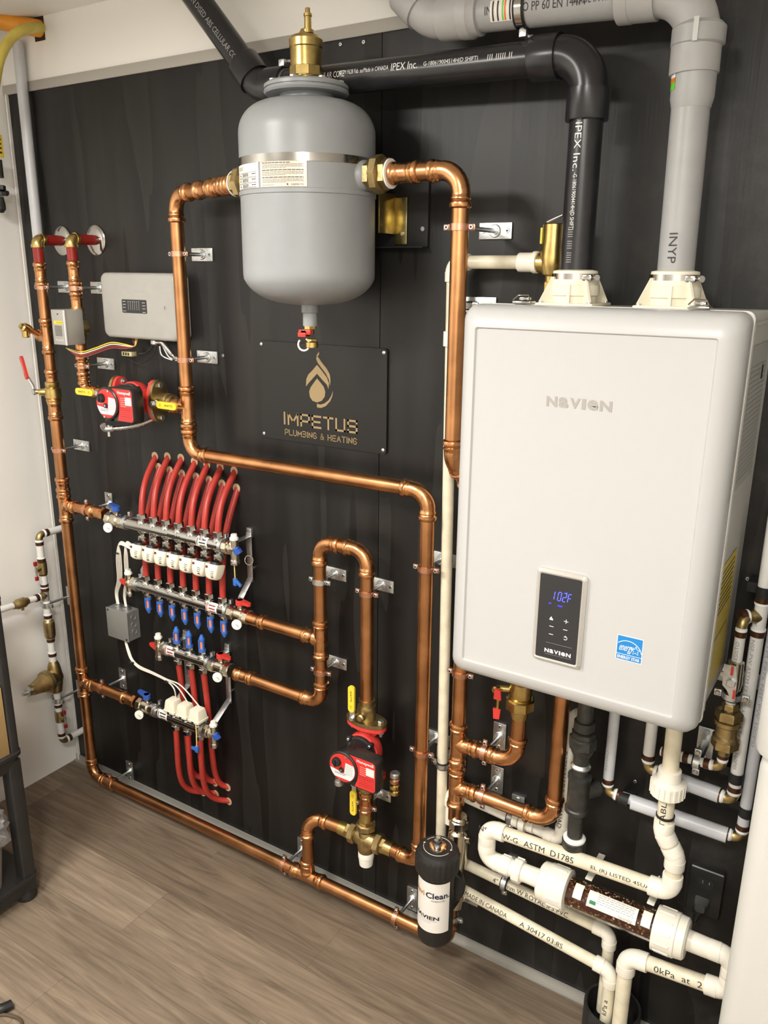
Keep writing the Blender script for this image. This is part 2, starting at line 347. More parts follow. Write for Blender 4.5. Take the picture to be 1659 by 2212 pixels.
def run(name, label, cat, pts, r, m, fm, sty='press', tees=(), coups=(), caps=(True, True), R=None, texts=(), group=None, hubL=None, fk=None, pname='pipe_segment', root=None):
    """a rigid run of pipe: straight segments, one elbow per corner, tees and couplings as parts.
    tees: (i, t, dir): on leg i at fraction t.  texts: (leg, offset, string, height, normal, mat)"""
    pts = [Vector(p) for p in pts]; S = STY[sty]; fk = fk or S['fr']; Rb = (R or r*2*S['R']/1.0*.75)
    root = root or thing(name, label, cat, pts[0], group); n = len(pts); D = [(pts[i+1]-pts[i]).normalized() for i in range(n-1)]
    cut = [0.0]*n
    for i in range(1, n-1):
        th = D[i-1].angle(D[i]); cut[i] = Rb*math.tan(th/2)
    for i in range(n-1):
        a = pts[i]+D[i]*cut[i]; b = pts[i+1]-D[i]*cut[i+1]
        mb = MB(); mb.tube([a, b], r, m, 24)
        for tx in texts:
            if tx[0] == i:
                _, off, s_, h_, nn, tm = tx[:6]; w_ = tx[6] if len(tx) > 6 else None; flip = tx[7] if len(tx) > 7 else 1
                nn = Vector(nn); X = D[i]*flip; nn = (nn-X*nn.dot(X)).normalized()
                mb.text(s_, (pts[i]+D[i]*off+nn*r, X, nn.cross(X), nn), h_, tm, w=w_, align='c', cyl=r, e=.0005)
        mb.build(pname, root)
    for i in range(1, n-1):
        c = cut[i]; th = D[i-1].angle(D[i]); a = pts[i]-D[i-1]*c; nrm = D[i-1].cross(D[i])
        cen = a+(D[i]-D[i-1]*D[i].dot(D[i-1])).normalized()*Rb; arc = []; nrm.normalize()
        for k in range(13): arc.append(cen+Matrix.Rotation(th*k/12, 3, nrm) @ (a-cen))
        mb = MB(); mb.tube(arc, r*fk, fm, 24, ref=nrm, cap=False)
        ends(mb, arc[0], -D[i-1], r, sty, fm, hubL); ends(mb, arc[-1], D[i], r, sty, fm, hubL); mb.build('elbow_fitting', root)
    for i, t, dr in tees:
        p = pts[i].lerp(pts[i+1], t); d = D[i]; dr = Vector(dr).normalized(); mb = MB(); T = r*1.75
        mb.tube([p-d*T, p+d*T], r*fk, fm, 24); mb.lathe(p, dr, [(0, r*fk), (r*1.05, r*fk*1.16), (r*1.4, r*fk), (T, r*fk)], fm, 24)
        ends(mb, p+d*T, d, r, sty, fm, hubL); ends(mb, p-d*T, -d, r, sty, fm, hubL); ends(mb, p+dr*T, dr, r, sty, fm, hubL); mb.build('tee_fitting', root)
    for i, t in coups:
        p = pts[i].lerp(pts[i+1], t); d = D[i]; mb = MB(); mb.tube([p-d*.008, p+d*.008], r*fk, fm, 24)
        ends(mb, p+d*.008, d, r, sty, fm, hubL); ends(mb, p-d*.008, -d, r, sty, fm, hubL); mb.build('coupling', root)
    return root
def seg(root, pts, r, m, name='pipe_segment'):
    return MB().tube(pts, r, m, 24).build(name, root)

def hanger(p, ax, r, label, vert_plate=False, ring=None, wall_ax=YA, wall=None, plate=True, dx=0):
    """split-ring hanger: plate screwed to the board, threaded rod, clamp ring round the pipe at p whose axis is ax"""
    p = Vector(p); ring = ring or CCLAMP; w = Vector((p.x, 0, p.z)) if wall is None else Vector(wall)
    root = thing('pipe_hanger', label, 'pipe hanger', w, 'pipe hangers screwed to the black board')
    up = XA if not vert_plate else ZA; sd = ZA if not vert_plate else XA
    if wall_ax is not YA: pass
    N = -wall_ax; up = up if abs(up.dot(N)) < .5 else YA
    if plate:
        mb = MB(); mb.box(w+N*.0025, (.076, .034, .005), ZINC, (up, sd, N), ch=.0012)
        mb.cyl(w+N*.004, N, .0135, .005, ZINC, 24, ch=.0015); mb.cyl(w+N*.008, N, .0085, .004, ZINC, 18)
        for q in (-1, 1):
            mb.cyl(w+up*q*.028+N*.0045, N, .0052, .002, ZINC, 14, ch=.0007); mb.cyl(w+up*q*.028+N*.0063, N, .0022, .0006, BLACKM, 8)
        mb.build('mounting_plate', root)
    e = p-(p-w).normalized()*(r+.001)
    MB().tube([w+N*.008, e], .0048, ZINC, 12).build('threaded_rod', root)
    ax = Vector(ax).normalized(); s2 = ax.cross(wall_ax).normalized()
    mb = MB(); mb.band(p, ax, r+.0004, .013, .0026, ring, 32)
    for q in (-1, 1):
        c = p+s2*q*(r+.0095); mb.box(c, (.016, .007, .012), ring, (s2, wall_ax, ax), ch=.002)
        mb.cyl(c+N*.003, N, .0052, .0035, ZINC, 14, ch=.001); mb.cyl(c+N*.0063, N, .0024, .0006, BLACKM, 8)
        mb.hexn(c-N*.0065, N, .005, .004, ZINC)
    mb.build('clamp_ring', root)
    return root
def lever(mb_root, base, along, out, L=.075, w=.019, m=YELH, txt='WATTS', steel=.02, step=.012):
    """ball-valve lever: steel tang then plastic sleeve; along = direction of lever, out = towards viewer"""
    a = Vector(along).normalized(); o = Vector(out).normalized(); b = o.cross(a)
    mb = MB(); mb.box(base+a*steel*.5, (steel+.012, .013, .0028), ZINC, (a, b, o)); mb.hexn(base+o*.001, o, .007, .007, ZINC); mb.cyl(base-o*.02, o, .006, .022, BRASS, 14)
    h = mb.build('handle', mb_root)
    mb = MB(); c = base+a*(steel+L/2)+o*step*.3
    poly = rrect(L/2, w/2, w*.45, 5); mb.prism(poly, (c-o*.003, a, b, o), .0065, m)
    if txt:
        fl = 1 if (b.z > .1 or b.x > .3) else -1
        mb.text(txt, (c+o*.0036+a*L*.12, a*fl, b*fl, o), w*.30, INKB, w=L*.42); mb.text('[ |', (c+o*.0036-a*L*.30, a*fl, b*fl, o), w*.4, INKB)
    mb.build('grip', h)

# ================================================================== THE ROOM
def struct(mb, name):
    o = mb.build(name); o['kind'] = 'structure'; return o
ZB = 2.272; ZC = 2.455; XR = 3.7; YF = -3.6
struct(MB().box((XR/2, YF/2, -.025), (XR, -YF, .05), FLOORM), 'floor')
struct(MB().box((XR/2, YF/2, ZC+.025), (XR+.2, -YF+.2, .05), CEILW), 'ceiling')
mb = MB(); mb.box((.671, .01, ZB/2), (1.339, .02, ZB), PLY); mb.box((1.3425+(XR-1.3425)/2, .01, ZB/2), (XR-1.3425, .02, ZB), PLY)
mb.box((XR/2, .03, ZB/2), (XR, .02, ZB), WOOD)
mb.box((XR/2, .01, (ZB+ZC)/2), (XR, .02, ZC-ZB), WALLW)
struct(mb, 'wall_back')
struct(MB().box((-.01, YF/2, ZC/2), (.02, -YF, ZC), WALLW), 'wall_left')
struct(MB().box((XR+.01, YF/2, ZC/2), (.02, -YF, ZC), WALLW), 'wall_right')
struct(MB().box((XR/2, YF-.01, ZC/2), (XR, .02, ZC), WALLW), 'wall_front')
TRIM = mat('aluminium_trim', (.36, .35, .32), .38, .35)
struct(MB().box((XR/2, -.003, ZB+.012), (XR, .006, .026), mat('grey_trim', (.40, .375, .335), .5), ch=.0008), 'trim_1')
struct(MB().box((.014, -.004, ZB/2), (.006, .008, ZB), mat('white_trim', (.75, .73, .68), .45)), 'trim_2')
mb = MB(); mb.box((XR/2, -.0035, .011), (XR, .005, .022), TRIM); mb.box((XR/2, -.011, .0015), (XR, .016, .003), TRIM); struct(mb, 'baseboard_back')
# screw heads in the board
k = 0
for px, py, lab in ((736, 96, 'bright screw head high on the board, left of the seam'), (786, 91, 'bright screw head high on the board, right of the seam'), (833, 514, 'bright screw head in the board right of the grey tank'), (482, 768, 'small screw head pair position beside the second hanger on the copper loop'),
                (1615, 1250, 'round screw head in the board right of the boiler'), (1372, 1688, 'screw head above the short copper fitting under the boiler'), (1484, 1708, 'screw head beside the PVC union nut'), (1582, 1740, 'screw head below the upper crimped elbow')):
    w = P(px, py, 0); mb = MB(); mb.cyl(w, OUT, .0042, .002, ZINC, 14, ch=.0006); mb.cyl(w+OUT*.0019, OUT, .0016, .0004, BLACKM, 6)
    single(mb, 'screw', lab.replace('small screw head pair position', 'small screw head'), 'screw')

# ================================================================== VENT PIPES
d1 = .11
bx_ = 1.856; pts = [V(bx_, .12, 1.772), V(bx_, .12, 2.150), V(1.16, .092, 2.172), V(.845, .092, 2.405), V(.80, .092, 2.437)]
pts = [V(bx_, .12, 1.772), V(bx_, .12, 2.150), V(1.075, .092, 2.174), V(.835, .092, 2.44)]
abs_run = run('vent_pipe', 'black ABS vent pipe rising from the boiler and running left behind the grey tank', 'vent pipe', pts, .0305, ABS, ABS, 'pvc', R=.062, hubL=.05, fk=1.13,
    texts=[(0, .222, 'IPEX Inc.', .0125, (-.10, -1, 0), INKW, .080, -1), (0, .130, '-G-180619004414H(D SHIFT)', .010, (-.15, -1, 0), INKW, .098, -1), (0, .055, '||||| |||| |||||', .010, (-.15, -1, 0), INKG, .062, -1), (0, .272, 'ARBY', .010, (-.10, -1, 0), INKG, .025, -1),
           (1, .165, '||| ||||| ||', .010, (0, -1, .12), INKW, .05, -1), (1, .27, 'G-180619004514H(D SHIFT)', .010, (0, -1, .12), INKW, .12, -1), (1, .375, 'IPEX Inc.', .014, (0, -1, .18), INKW, .062, -1),
           (1, .475, 'ASTM F628 Fab. au/Made in CANADA', .0085, (0, -1, .18), INKW, .125, -1), (1, .565, 'CELLULAR CORE', .012, (0, -1, .12), INKW, .085, -1),
           (2, .17, '7 3IN DISED ABS CELLULAR CORE', .012, (.3, -1, -.1), INKG, .22, -1)])
mb = MB(); el = V(bx_, .12, 2.15-.062-.028)
mb.patch(el, ZA, .0368, .30, .92, -.005, .018, TAPE, OUT); 
for i in range(3): mb.patch(el, ZA, .0368, .36, .86, -.002+.006*i, .0+.006*i, INKG, OUT, e=.001)
mb.build('sticker', abs_run)
gx = 2.040; GY = .12
gpts = [V(gx, GY, 1.775), V(gx-.006, GY, 2.222), V(1.530, GY, 2.245), V(1.325, GY, 2.44)]
g_run = run('vent_pipe', 'light grey plastic vent pipe rising at the right and running left along the ceiling', 'vent pipe', gpts, .0315, GREYPP, GREYPPF, 'pvc', R=.075, hubL=.055, fk=1.14,
    texts=[(0, .045, 'INYP', .014, (-.05, -1, 0), INKB, .05, -1), (1, .28, 'INYECTADO PP 60 EN 14471', .014, (0, -1, -.15), INKB, .19, -1), (1, .165, 'MADE IN ITALY', .012, (0, -1, -.1), INKB, .08, -1)])
mb = MB(); mb.lathe(V(gx-.003, GY, 2.06), ZA, [(-.016, .0317), (.0, .0355), (.075, .0358), (.08, .043), (.105, .043), (.112, .036)], GREYPP, 32)
q = V(gx-.003, GY, 2.05)
mb.patch(q, ZA, .0356, -1.28, -.72, .022, .078, mat('sticker_green', (.15, .55, .04), .4), OUT); mb.patch(q, ZA, .0356, -1.28, -.72, .037, .072, INKW, OUT, e=.0009)
mb.patch(q, ZA, .0356, -1.28, -.72, .034, .040, mat('sticker_orange', (.75, .16, .02), .4), OUT, e=.0012); mb.patch(q, ZA, .0356, -.95, -.87, .045, .066, INKB, OUT, e=.0014)
for s_ in (-.0, ): mb.box(V(gx+.002, GY+.044, 2.155), (.008, .002, .035), mat('grey_clip', (.5, .5, .49), .4))
mb.build('socket_end', g_run)
dG = (gpts[1]-gpts[2]).normalized(); a_ = gpts[2]+dG*.10
for off, L_ in ((0, .03), (.30, .03)):
    mb = MB(); mb.lathe(gpts[2]+dG*(.068+off), dG, [(0, .036), (.003, .041), (.024, .041), (.028, .038), (L_+.01, .037), (L_+.012, .0315)], GREYPPF, 32); mb.build('socket_collar', g_run)
mb = MB(); mb.patch(gpts[2]+dG*.14, dG, .0318, -.35, .75, 0, .055, TAPE, OUT)
for i, c in ((3, INKB), (5, mat('sticker_green', (.1, .4, .1))), (6, mat('sticker_orange', (.7, .1, .02))), (8, INKB), (10, INKB), (1, INKB)):
    mb.patch(gpts[2]+dG*.14, dG, .0318, -.3, .7, i*.0048, i*.0048+.003, c, OUT, e=.001)
mb.build('sticker', g_run)
mb = MB(); mb.patch(gpts[2]+dG*.405, dG, .0365, -.2, .7, 0, .03, TAPE, OUT)
mb.patch(gpts[2]+dG*.405, dG, .0365, -.1, .6, .006, .012, INKG, OUT, e=.001); mb.build('sticker', g_run)
# grey vent clamp
c = gpts[2]+dG*.195; root = thing('pipe_clamp', 'wide zinc clamp with rubber lining round the horizontal grey vent pipe', 'pipe clamp', V(c.x, 0, c.z))
mb = MB(); mb.band(c, dG, .0318, .022, .002, BLACKM, 36); mb.build('rubber_lining', root)
mb = MB(); mb.band(c, dG, .0338, .013, .0016, STEEL, 36); mb.box(c+V(0, 0, -.040), (.014, .012, .012), ZINC, ch=.001); mb.build('clamp_band', root)
mb = MB(); mb.box(V(c.x+.02, .0125, c.z-.045), (.11, .025, .012), ZINC, ch=.001); mb.box(V(c.x, .05, c.z-.040), (.02, .10, .004), ZINC); mb.build('wall_bracket', root)
# small pipe clamp on black vent behind the tank
c = pts[2]+(pts[1]-pts[2]).normalized()*.075; dB = (pts[1]-pts[2]).normalized()
root = thing('pipe_clamp', 'zinc clamp with upright bolt round the black vent pipe beside the brass air vent', 'pipe clamp', V(c.x, 0, c.z))
mb = MB(); mb.band(c, dB, .0307, .016, .0018, ZINC, 32); mb.ring(c-dB*.012, dB, .0312, .0012, STEEL, 28, 6); mb.build('clamp_band', root)
mb = MB(); mb.box(c+Vector((0, -.004, .042)), (.016, .026, .014), ZINC, ch=.002); mb.cyl(c+Vector((.006, -.004, .045)), XA, .004, .028, STEEL, 10); mb.hexn(c+Vector((-.012, -.004, .045)), XA, .007, .006, ZINC); mb.build('clamp_bolt', root)
MB().tube([V(c.x, 0, c.z), c+YA*.031], .005, ZINC, 10).build('rod', root)

# ================================================================== GREY TANK
TX, TD, TR = 1.262, .168, .145
zt, zbm, zs_t, zs_b = 2.128, 1.703, 2.050, 1.778
tank = thing('hydraulic_separator', 'big grey enamelled tank with steel band and white label, hung between two copper pipes', 'tank', V(TX, .0, 1.9))
prof = [(zs_b-(zs_b-zbm)*math.cos(i/12*pi/2), TR*min(1, .02+math.sin(i/12*pi/2)**.78)) for i in range(13)]
prof += [(1.8, TR), (1.926, TR), (1.9275, TR+.0022), (1.935, TR+.0022), (1.9365, TR), (zs_t, TR)]
prof += [(zs_t+(zt-.012-zs_t)*math.sin(i/12*pi/2), .056+(TR-.056)*math.cos(i/12*pi/2)**.78) for i in range(1, 12)]
prof += [(zt-.012, .056), (zt+.002, .056)]
mb = MB(); mb.lathe(V(TX, TD, 0), ZA, prof, TANKG, 72)
for s_ in (-1, 1): mb.lathe(V(TX+s_*(TR-.006), TD, 1.966), XA*s_, [(0, .031), (.010, .029), (.016, .023)], TANKG, 28)
mb.lathe(V(TX, TD, zbm+.006), -ZA, [(0, .0195), (.022, .0195), (.024, .0165), (.052, .0165)], TANKG, 28)
mb.build('tank_body', tank)
mb = MB(); mb.lathe(V(TX, TD, zt), ZA, [(0, .060), (0, .086), (.004, .0895), (.0075, .0885), (.008, .085), (.0105, .085), (.011, .0885), (.017, .0885), (.021, .083), (.0215, .035)], TANKG, 56)
for i in range(8):
    a = i*pi/4+.3; mb.hexn(V(TX+math.cos(a)*.075, TD-math.sin(a)*.075, zt+.019), ZA, .0075, .006, ZINC)
mb.build('top_flange', tank)
MB().band(V(TX, TD, 1.993), ZA, TR+.0003, .0155, .0008, STEEL, 72).build('steel_band', tank)
rd = lambda a: math.radians(a)
def tp(mb, a0, a1, z0, z1, m, e): mb.patch(V(TX, TD, 0), ZA, TR, rd(a0), rd(a1), z0, z1, m, OUT, e=e, n=16)
def trow(mb, a0, a1, z, h, m=DASHG, lo=1.2, hi=3.4, gap=.5):
    a = a0
    while a < a1-.4:
        w = min(random.uniform(lo, hi), a1-a); mb.patch(V(TX, TD, 0), ZA, TR, rd(a), rd(a+w), z, z+h, m, OUT, e=.0013, n=2); a += w+gap
mb = MB(); tp(mb, -3.5, 36.5, 1.9375, 1.9850, LABELG, .0007)
z = 1.9815
for blk in range(3):
    trow(mb, -1.5, 24 if blk == 0 else 34, z, .0013, INKB, 2, 4); z -= .0028
    for j in range(4): trow(mb, -1.5, 34 if j < 3 else 20, z, .0008); z -= .0021
    z -= .0024
N = Vector((math.sin(rd(29)), -math.cos(rd(29)), 0)); mb.text('CALEFACTIO', (V(TX, TD, 1.9415)+N*TR, Vector((-N.y, N.x, 0)), ZA, N), .0032, INKB, w=.026, e=.0014, cyl=('y', TR))
trow(mb, -1.5, 10, 1.9405, .0009); tp(mb, 20.6, 21.6, 1.940, 1.9432, INKB, .0014); mb.build('instruction_label', tank)
mb = MB(); tp(mb, -47, -5.5, 1.9375, 1.9850, TAPE, .0007)
for j in range(3):
    zz = 1.968-j*.0105
    for e0, e1 in ((zz, zz+.0004), (zz-.009, zz-.0086)): tp(mb, -40, -8, e0, e1, INKB, .0013)
    trow(mb, -36, -34, zz-.006, .003, INKB, 2, 2)
    for i in range(3): trow(mb, -30, -19, zz-.0025-i*.0022, .0011, INKB, 3, 8)
    trow(mb, -14, -9, zz-.004, .0014, INKB, 2, 3)
for j in range(3): trow(mb, -38, -28, 1.979-j*.0025, .0009)
trow(mb, -30, -9, 1.9395, .0008); mb.build('rating_label', tank)
# brass air vent on top
av = thing('air_vent', 'tall brass automatic air vent with ribbed cap standing on top of the grey tank', 'air vent', V(TX, TD, zt+.02))
b0 = V(TX, TD, zt+.0215)
mb = MB(); mb.lathe(b0, ZA, [(0, .026), (.012, .026), (.013, .031), (.030, .031), (.032, .0325), (.066, .0325), (.068, .0345), (.082, .0350), (.084, .033), (.089, .029), (.090, .018), (.098, .012), (.102, .010)], BRASS, 40); mb.build('body', av)
MB().hexn(b0+ZA*.012, ZA, .0345, .022, BRASS, n=8).build('wrench_flats', av); mb = MB()
mb.lathe(b0+Vector((.006, 0, .094)), ZA, [(0, .012), (.006, .012), (.007, .0075), (.030, .0072), (.031, .0085), (.036, .0085), (.037, .0055), (.046, .005)], BRASS, 20)
mb.build('vent_cap', av)
MB().band(b0+ZA*.006, ZA, .0262, .006, .001, TEFLON, 30).build('thread_tape', av)
# drain valve underneath
dv = thing('drain_valve', 'small brass drain valve with red lever and white strap under the grey tank', 'drain valve', V(TX, TD, 1.66))
z0 = zbm-.046
mb = MB(); mb.hexn(V(TX, TD, z0+.002), -ZA, .014, .010, BRASS); mb.cyl(V(TX, TD, z0-.008), -ZA, .0085, .010, BRASS); mb.cyl(V(TX-.006, TD, z0-.016), OUT, .008, .018, BRASS, 16)
mb.hexn(V(TX+.004, TD, z0-.028), -ZA, .0125, .006, BRASS); mb.build('valve_body', dv)
mb = MB(); mb.box(V(TX-.004, TD+.013, z0-.013), (.034, .010, .011), REDH, ch=.002); mb.box(V(TX-.010, TD+.018, z0-.019), (.022, .004, .010), REDH, ch=.001); mb.build('lever', dv)
mb = MB(); mb.cyl(V(TX+.004, TD, z0-.035), -ZA, .0145, .013, BRASS, 18, ch=.001); mb.build('hose_cap', dv)
mb = MB(); mb.ring(V(TX-.010, TD+.012, z0-.041), Vector((.3, -1, .1)), .0135, .0022, TEFLON, 24, 6, .8, 5.9); mb.build('strap', dv)
# unions either side of the tank
def union(p, ax, r, name, label, parts=None, m=BRONZE):
    ax = Vector(ax).normalized(); u = thing('union_nut', label, 'pipe union', p)
    mb = MB(); mb.hexn(p, ax, r*1.28, .016, m); mb.cyl(p+ax*.014, ax, r*1.1, .006, m); mb.build('body', u)
    MB().hexn(p+ax*.018, ax, r*1.62, .020, m, n=8).build('nut', u)
    mb = MB(); mb.hexn(p+ax*.037, ax, r*1.30, .017, m); mb.build('tail', u)
    MB().cyl(p+ax*.0535, ax, r*1.22, .003, TEFLON, 28).build('thread_tape', u)
    return u
union(V(TX+TR+.010, TD, 1.966), XA, .0235, '', 'eight-sided brass union screwed into the right side of the grey tank')
union(V(TX-TR-.010, TD, 1.966), Vector((-1, .10, 0)), .0235, '', 'brass union screwed into the left side of the grey tank')
# tank bracket on the board
br = thing('wall_bracket', 'black steel wall bracket with gold tab behind the right side of the grey tank', 'bracket', V(1.40, 0, 1.90))
mb = MB(); mb.box(V(1.39, .004, 1.91), (.16, .008, .16), BLACKM, ch=.001); mb.box(V(1.39, .016, 1.9905), (.16, .03, .0025), BLACKM); mb.box(V(1.39, .016, 1.829), (.16, .03, .0025), BLACKM); mb.cyl(V(1.458, .008, 1.868), OUT, .005, .003, ZINC, 14); mb.build('back_plate', br)
mb = MB(); mb.box(V(1.385, .04, 1.90), (.004, .075, .085), BRASS, ch=.001); mb.box(V(1.402, .012, 1.885), (.034, .003, .10), mat('yellow_zinc', (.55, .48, .22), .3, 1, var=.3, vscale=60), ch=.001); mb.cyl(V(1.408, .013, 1.858), OUT, .004, .003, ZINC, 12); mb.build('zinc_tab', br)

# ================================================================== COPPER
r1 = .0175; D1 = .088; D2 = .070
XA_ = .204; XB_ = .356; XC_ = .779
ZBOT = .058
# left riser, upper part (from its hole in the board down to the ball valve)
run('copper_pipe', 'leftmost copper riser, red-painted at the top where it leaves the board', 'copper pipe', [V(XA_, D1, 1.775), V(XA_, D1, 1.435)], r1*.86, COPPER, COPPERF, 'press',
    tees=[(0, .578, (-1, .25, 0))], coups=[(0, .05), (0, .97)])
def painted(root, x, r):
    run('', '', '', [V(x, .0, 1.856), V(x, D1, 1.856), V(x, D1, 1.775)], r, REDP, BRASS, 'pvc', R=.015, hubL=.007, fk=1.12, pname='red_painted_pipe', root=root)
lr = [o for o in bpy.data.objects if o.get('label', '').startswith('leftmost copper riser')][0]
painted(lr, XA_, r1*.86)
MB().lathe(V(XA_, .001, 1.856), OUT, [(0, .042), (.002, .042), (.007, .034), (.009, .018)], STEEL, 36).build('wall_escutcheon', lr)
lowA = run('copper_pipe', 'long copper pipe down the left edge and along the floor to the black filter', 'copper pipe',
    [V(XA_, D1, 1.385), V(XA_, D1, ZBOT-.004), V(1.625, D1, ZBOT+.012), V(1.633, D1+.002, .195)], r1, COPPER, COPPERF, 'press', R=.042,
    tees=[(0, (1.385-1.050)/(1.385-ZBOT), XA), (0, (1.385-.423)/(1.385-ZBOT), XA), (1, (1.163-XA_)/(1.63-XA_), ZA)], coups=[(0, .02), (0, .21), (1, .055)])
zM1, zM4 = 1.050, .423
seg(lowA, [V(XA_+.02, D1, zM1), V(.395, D1, zM1)], r1, COPPER); seg(lowA, [V(XA_+.02, D1, zM4), V(.468, D1, zM4)], r1, COPPER)
for x, z in ((.372, zM1), (.440, zM4)):
    mb = MB(); mb.tube([V(x-.012, D1, z), V(x+.02, D1, z)], r1*1.07, COPPERF, 24); press_end(mb, V(x-.010, D1, z), -XA, r1, COPPERF); mb.hexn(V(x+.012, D1, z), XA, r1*1.2, .014, COPPERF); mb.build('male_adapter', lowA)
# ball-valve riser from floor pipe to mixing valve
X8 = 1.163; zMx = .262
seg(lowA, [V(X8, D1, ZBOT+.03), V(X8, D1, zMx-.03)], r1, COPPER)
mb = MB(); Rb = .034; ar = [V(X8+Rb-Rb*math.cos(i/10*pi/2), D1-(D1-D2)*i/10, zMx-Rb+Rb*math.sin(i/10*pi/2)) for i in range(11)]
mb.tube(ar, r1*1.07, COPPERF, 24, cap=False); press_end(mb, ar[0], -ZA, r1, COPPERF); press_end(mb, ar[-1], XA, r1, COPPERF); mb.build('elbow_fitting', lowA)
seg(lowA, [ar[-1], V(1.272, D2, zMx+.004)], r1, COPPER)
# second riser
rB = .0145
rb1 = run('copper_pipe', 'short red-topped copper riser feeding the grey zone valve', 'copper pipe', [V(XB_, D1, 1.775), V(XB_, D1, 1.655)], rB, COPPER, COPPERF, 'press', coups=[(0, .10), (0, .80)])
painted(rb1, XB_, rB)
MB().lathe(V(XB_, .001, 1.856), OUT, [(0, .042), (.002, .042), (.007, .034), (.009, .018)], STEEL, 36).build('wall_escutcheon', rb1)
rb2 = run('copper_pipe', 'short copper pipe from the zone valve down and round into the upper pump', 'copper pipe', [V(XB_, D1, 1.575), V(XB_, D1, 1.428), V(.440, D1, 1.428)], rB, COPPER, COPPERF, 'press', R=.030, coups=[(0, .16), (0, .66)])
# centre loop
lc = run('copper_pipe', 'copper loop pipe from the left of the grey tank passing under the sign', 'copper pipe',
    [V(1.062, TD-.004, 1.966), V(.965, .125, 1.966), V(XC_, D1, 1.958), V(XC_, D1, 1.290), V(1.530, D1-.004, 1.292), V(1.530, D1-.004, zMx+.012), V(1.445, D2+.004, zMx+.008)], r1, COPPER, COPPERF, 'press', R=.042,
    tees=[(2, (1.958-1.418)/(1.958-1.29), -XA)], coups=[(0, .15), (0, .85), (1, .30)])
seg(lc, [V(XC_-.02, D1, 1.418), V(.690, D1, 1.418)], rB, COPPER)
# pump loop
XF, XG = P(691, 1250, D2).x, P(793, 1300, D2).x; zM2, zM3 = .832, .642
F = run('copper_pipe', 'copper pipe rising beside the manifolds and over in an arch to the lower pump', 'copper pipe',
    [V(.905, D2, zM3), V(XF, D2, zM3-.002), V(XF, D2, 1.108), V(XG, D2, 1.108), V(XG, D2, .690)], r1, COPPER, COPPERF, 'press', R=.040,
    tees=[(1, (zM2-zM3)/(1.108-zM3), -XA)], coups=[(0, .08)])
seg(F, [V(.965, D2, zM2), V(XF-.02, D2, zM2)], r1, COPPER)
mb = MB(); mb.tube([V(.955, D2, zM2), V(.99, D2, zM2)], r1*1.07, COPPERF, 24); press_end(mb, V(.99, D2, zM2), XA, r1, COPPERF); mb.build('male_adapter', F)
run('copper_pipe', 'stub of copper pipe between the lower pump and the three-way mixing valve', 'copper pipe', [V(XG, D2, .418), V(XG, D2, .315)], r1, COPPER, COPPERF, 'press', coups=[(0, .30)])
# tank right -> behind boiler
HX = 1.632
run('copper_pipe', 'shiny copper pipe from the right side of the grey tank down behind the boiler edge', 'copper pipe',
    [V(TX+TR+.062, TD, 1.966), V(HX, TD, 1.966), V(HX, TD-.002, 1.395), V(HX+.012, .086, 1.31), V(HX+.012, .086, 1.22)], r1, COPPER, COPPERF, 'press', R=.044, coups=[(0, .22)])
zt1, zt2 = .671, .548
hl = run('copper_pipe', 'copper pipe below the boiler dropping into the black filter, with two branches', 'copper pipe',
    [V(HX, .086, 1.20), V(HX, .086, .455)], r1, COPPER, COPPERF, 'press', tees=[(0, (1.20-zt1)/.745, XA), (0, (1.20-zt2)/.745, XA)])
hb1 = run('copper_pipe', 'upper copper branch pipe turning up into a brass union under the boiler', 'copper pipe', [V(HX+.03, .086, zt1), V(1.786, .086, zt1), V(1.786, .086, .80)], r1, COPPER, COPPERF, 'press', R=.044)
hb2 = run('copper_pipe', 'lower copper branch pipe turning up under the middle of the boiler', 'copper pipe', [V(HX+.03, .086, zt2), V(1.885, .086, zt2), V(1.885, .086, .90)], r1, COPPER, COPPERF, 'press', R=.044)

# hangers
def hv(p, ax, label, vert=False, r=r1, ring=None): return hanger(p, ax, r, label, vert, ring)
hv(V(XA_, D1, 1.722), ZA, 'hanger on the leftmost riser just below its red paint', r=r1*.86)
hv(V(XB_, D1, 1.722), ZA, 'hanger on the second riser just above the zone valve, beside the control panel', r=rB)
hv(V(XB_, D1, 1.500), ZA, 'hanger on the second riser between zone valve and upper pump', r=rB)
hv(V(XC_, D1, 1.815), ZA, 'hanger on the centre loop pipe just above the control panel')
hv(V(XC_, D1, 1.545), ZA, 'hanger on the centre loop pipe just below the control panel')
hv(V(XA_, D1, 1.229), ZA, 'hanger on the long left pipe above the red tube manifold')
hv(V(XF, D2, .998), ZA, 'hanger with zinc ring on the left leg of the copper arch', ring=ZINC)
hv(V(XG, D2, .998), ZA, 'hanger on the right leg of the copper arch above the lower pump')
hv(V(XF, D2, .737), ZA, 'hanger on the left leg below its tee, near the bottom elbow')
hv(V(1.530, D1-.004, 1.104), ZA, 'hanger on the long vertical pipe near its top, left of the cream pipe')
hv(V(1.530, D1-.004, .609), ZA, 'hanger on the long vertical pipe beside the lower pump')
hv(V(HX, TD, 1.861), ZA, 'hanger with long rod on the shiny pipe right of the grey tank')
hv(V(XG, D2, .372), ZA, 'hanger just under the lower pump')
hv(V(HX, .086, .86), ZA, 'hanger right under the lower left corner of the boiler')
hv(V(HX, .086, .155), ZA, 'hanger at the very bottom under the black filter', ring=ZINC)
hv(V(.314, D1, zM1), XA, 'hanger on the short branch to the upper red tube manifold', True)
hv(V(.304, D1, zM4), XA, 'hanger on the short branch to the lowest manifold', True)
hv(V(.297, D1, ZBOT-.003), XA, 'hanger on the floor pipe near the left corner', True)
hv(V(1.073, D1, ZBOT+.005), XA, 'hanger on the floor pipe left of the tee to the mixing valve', True)
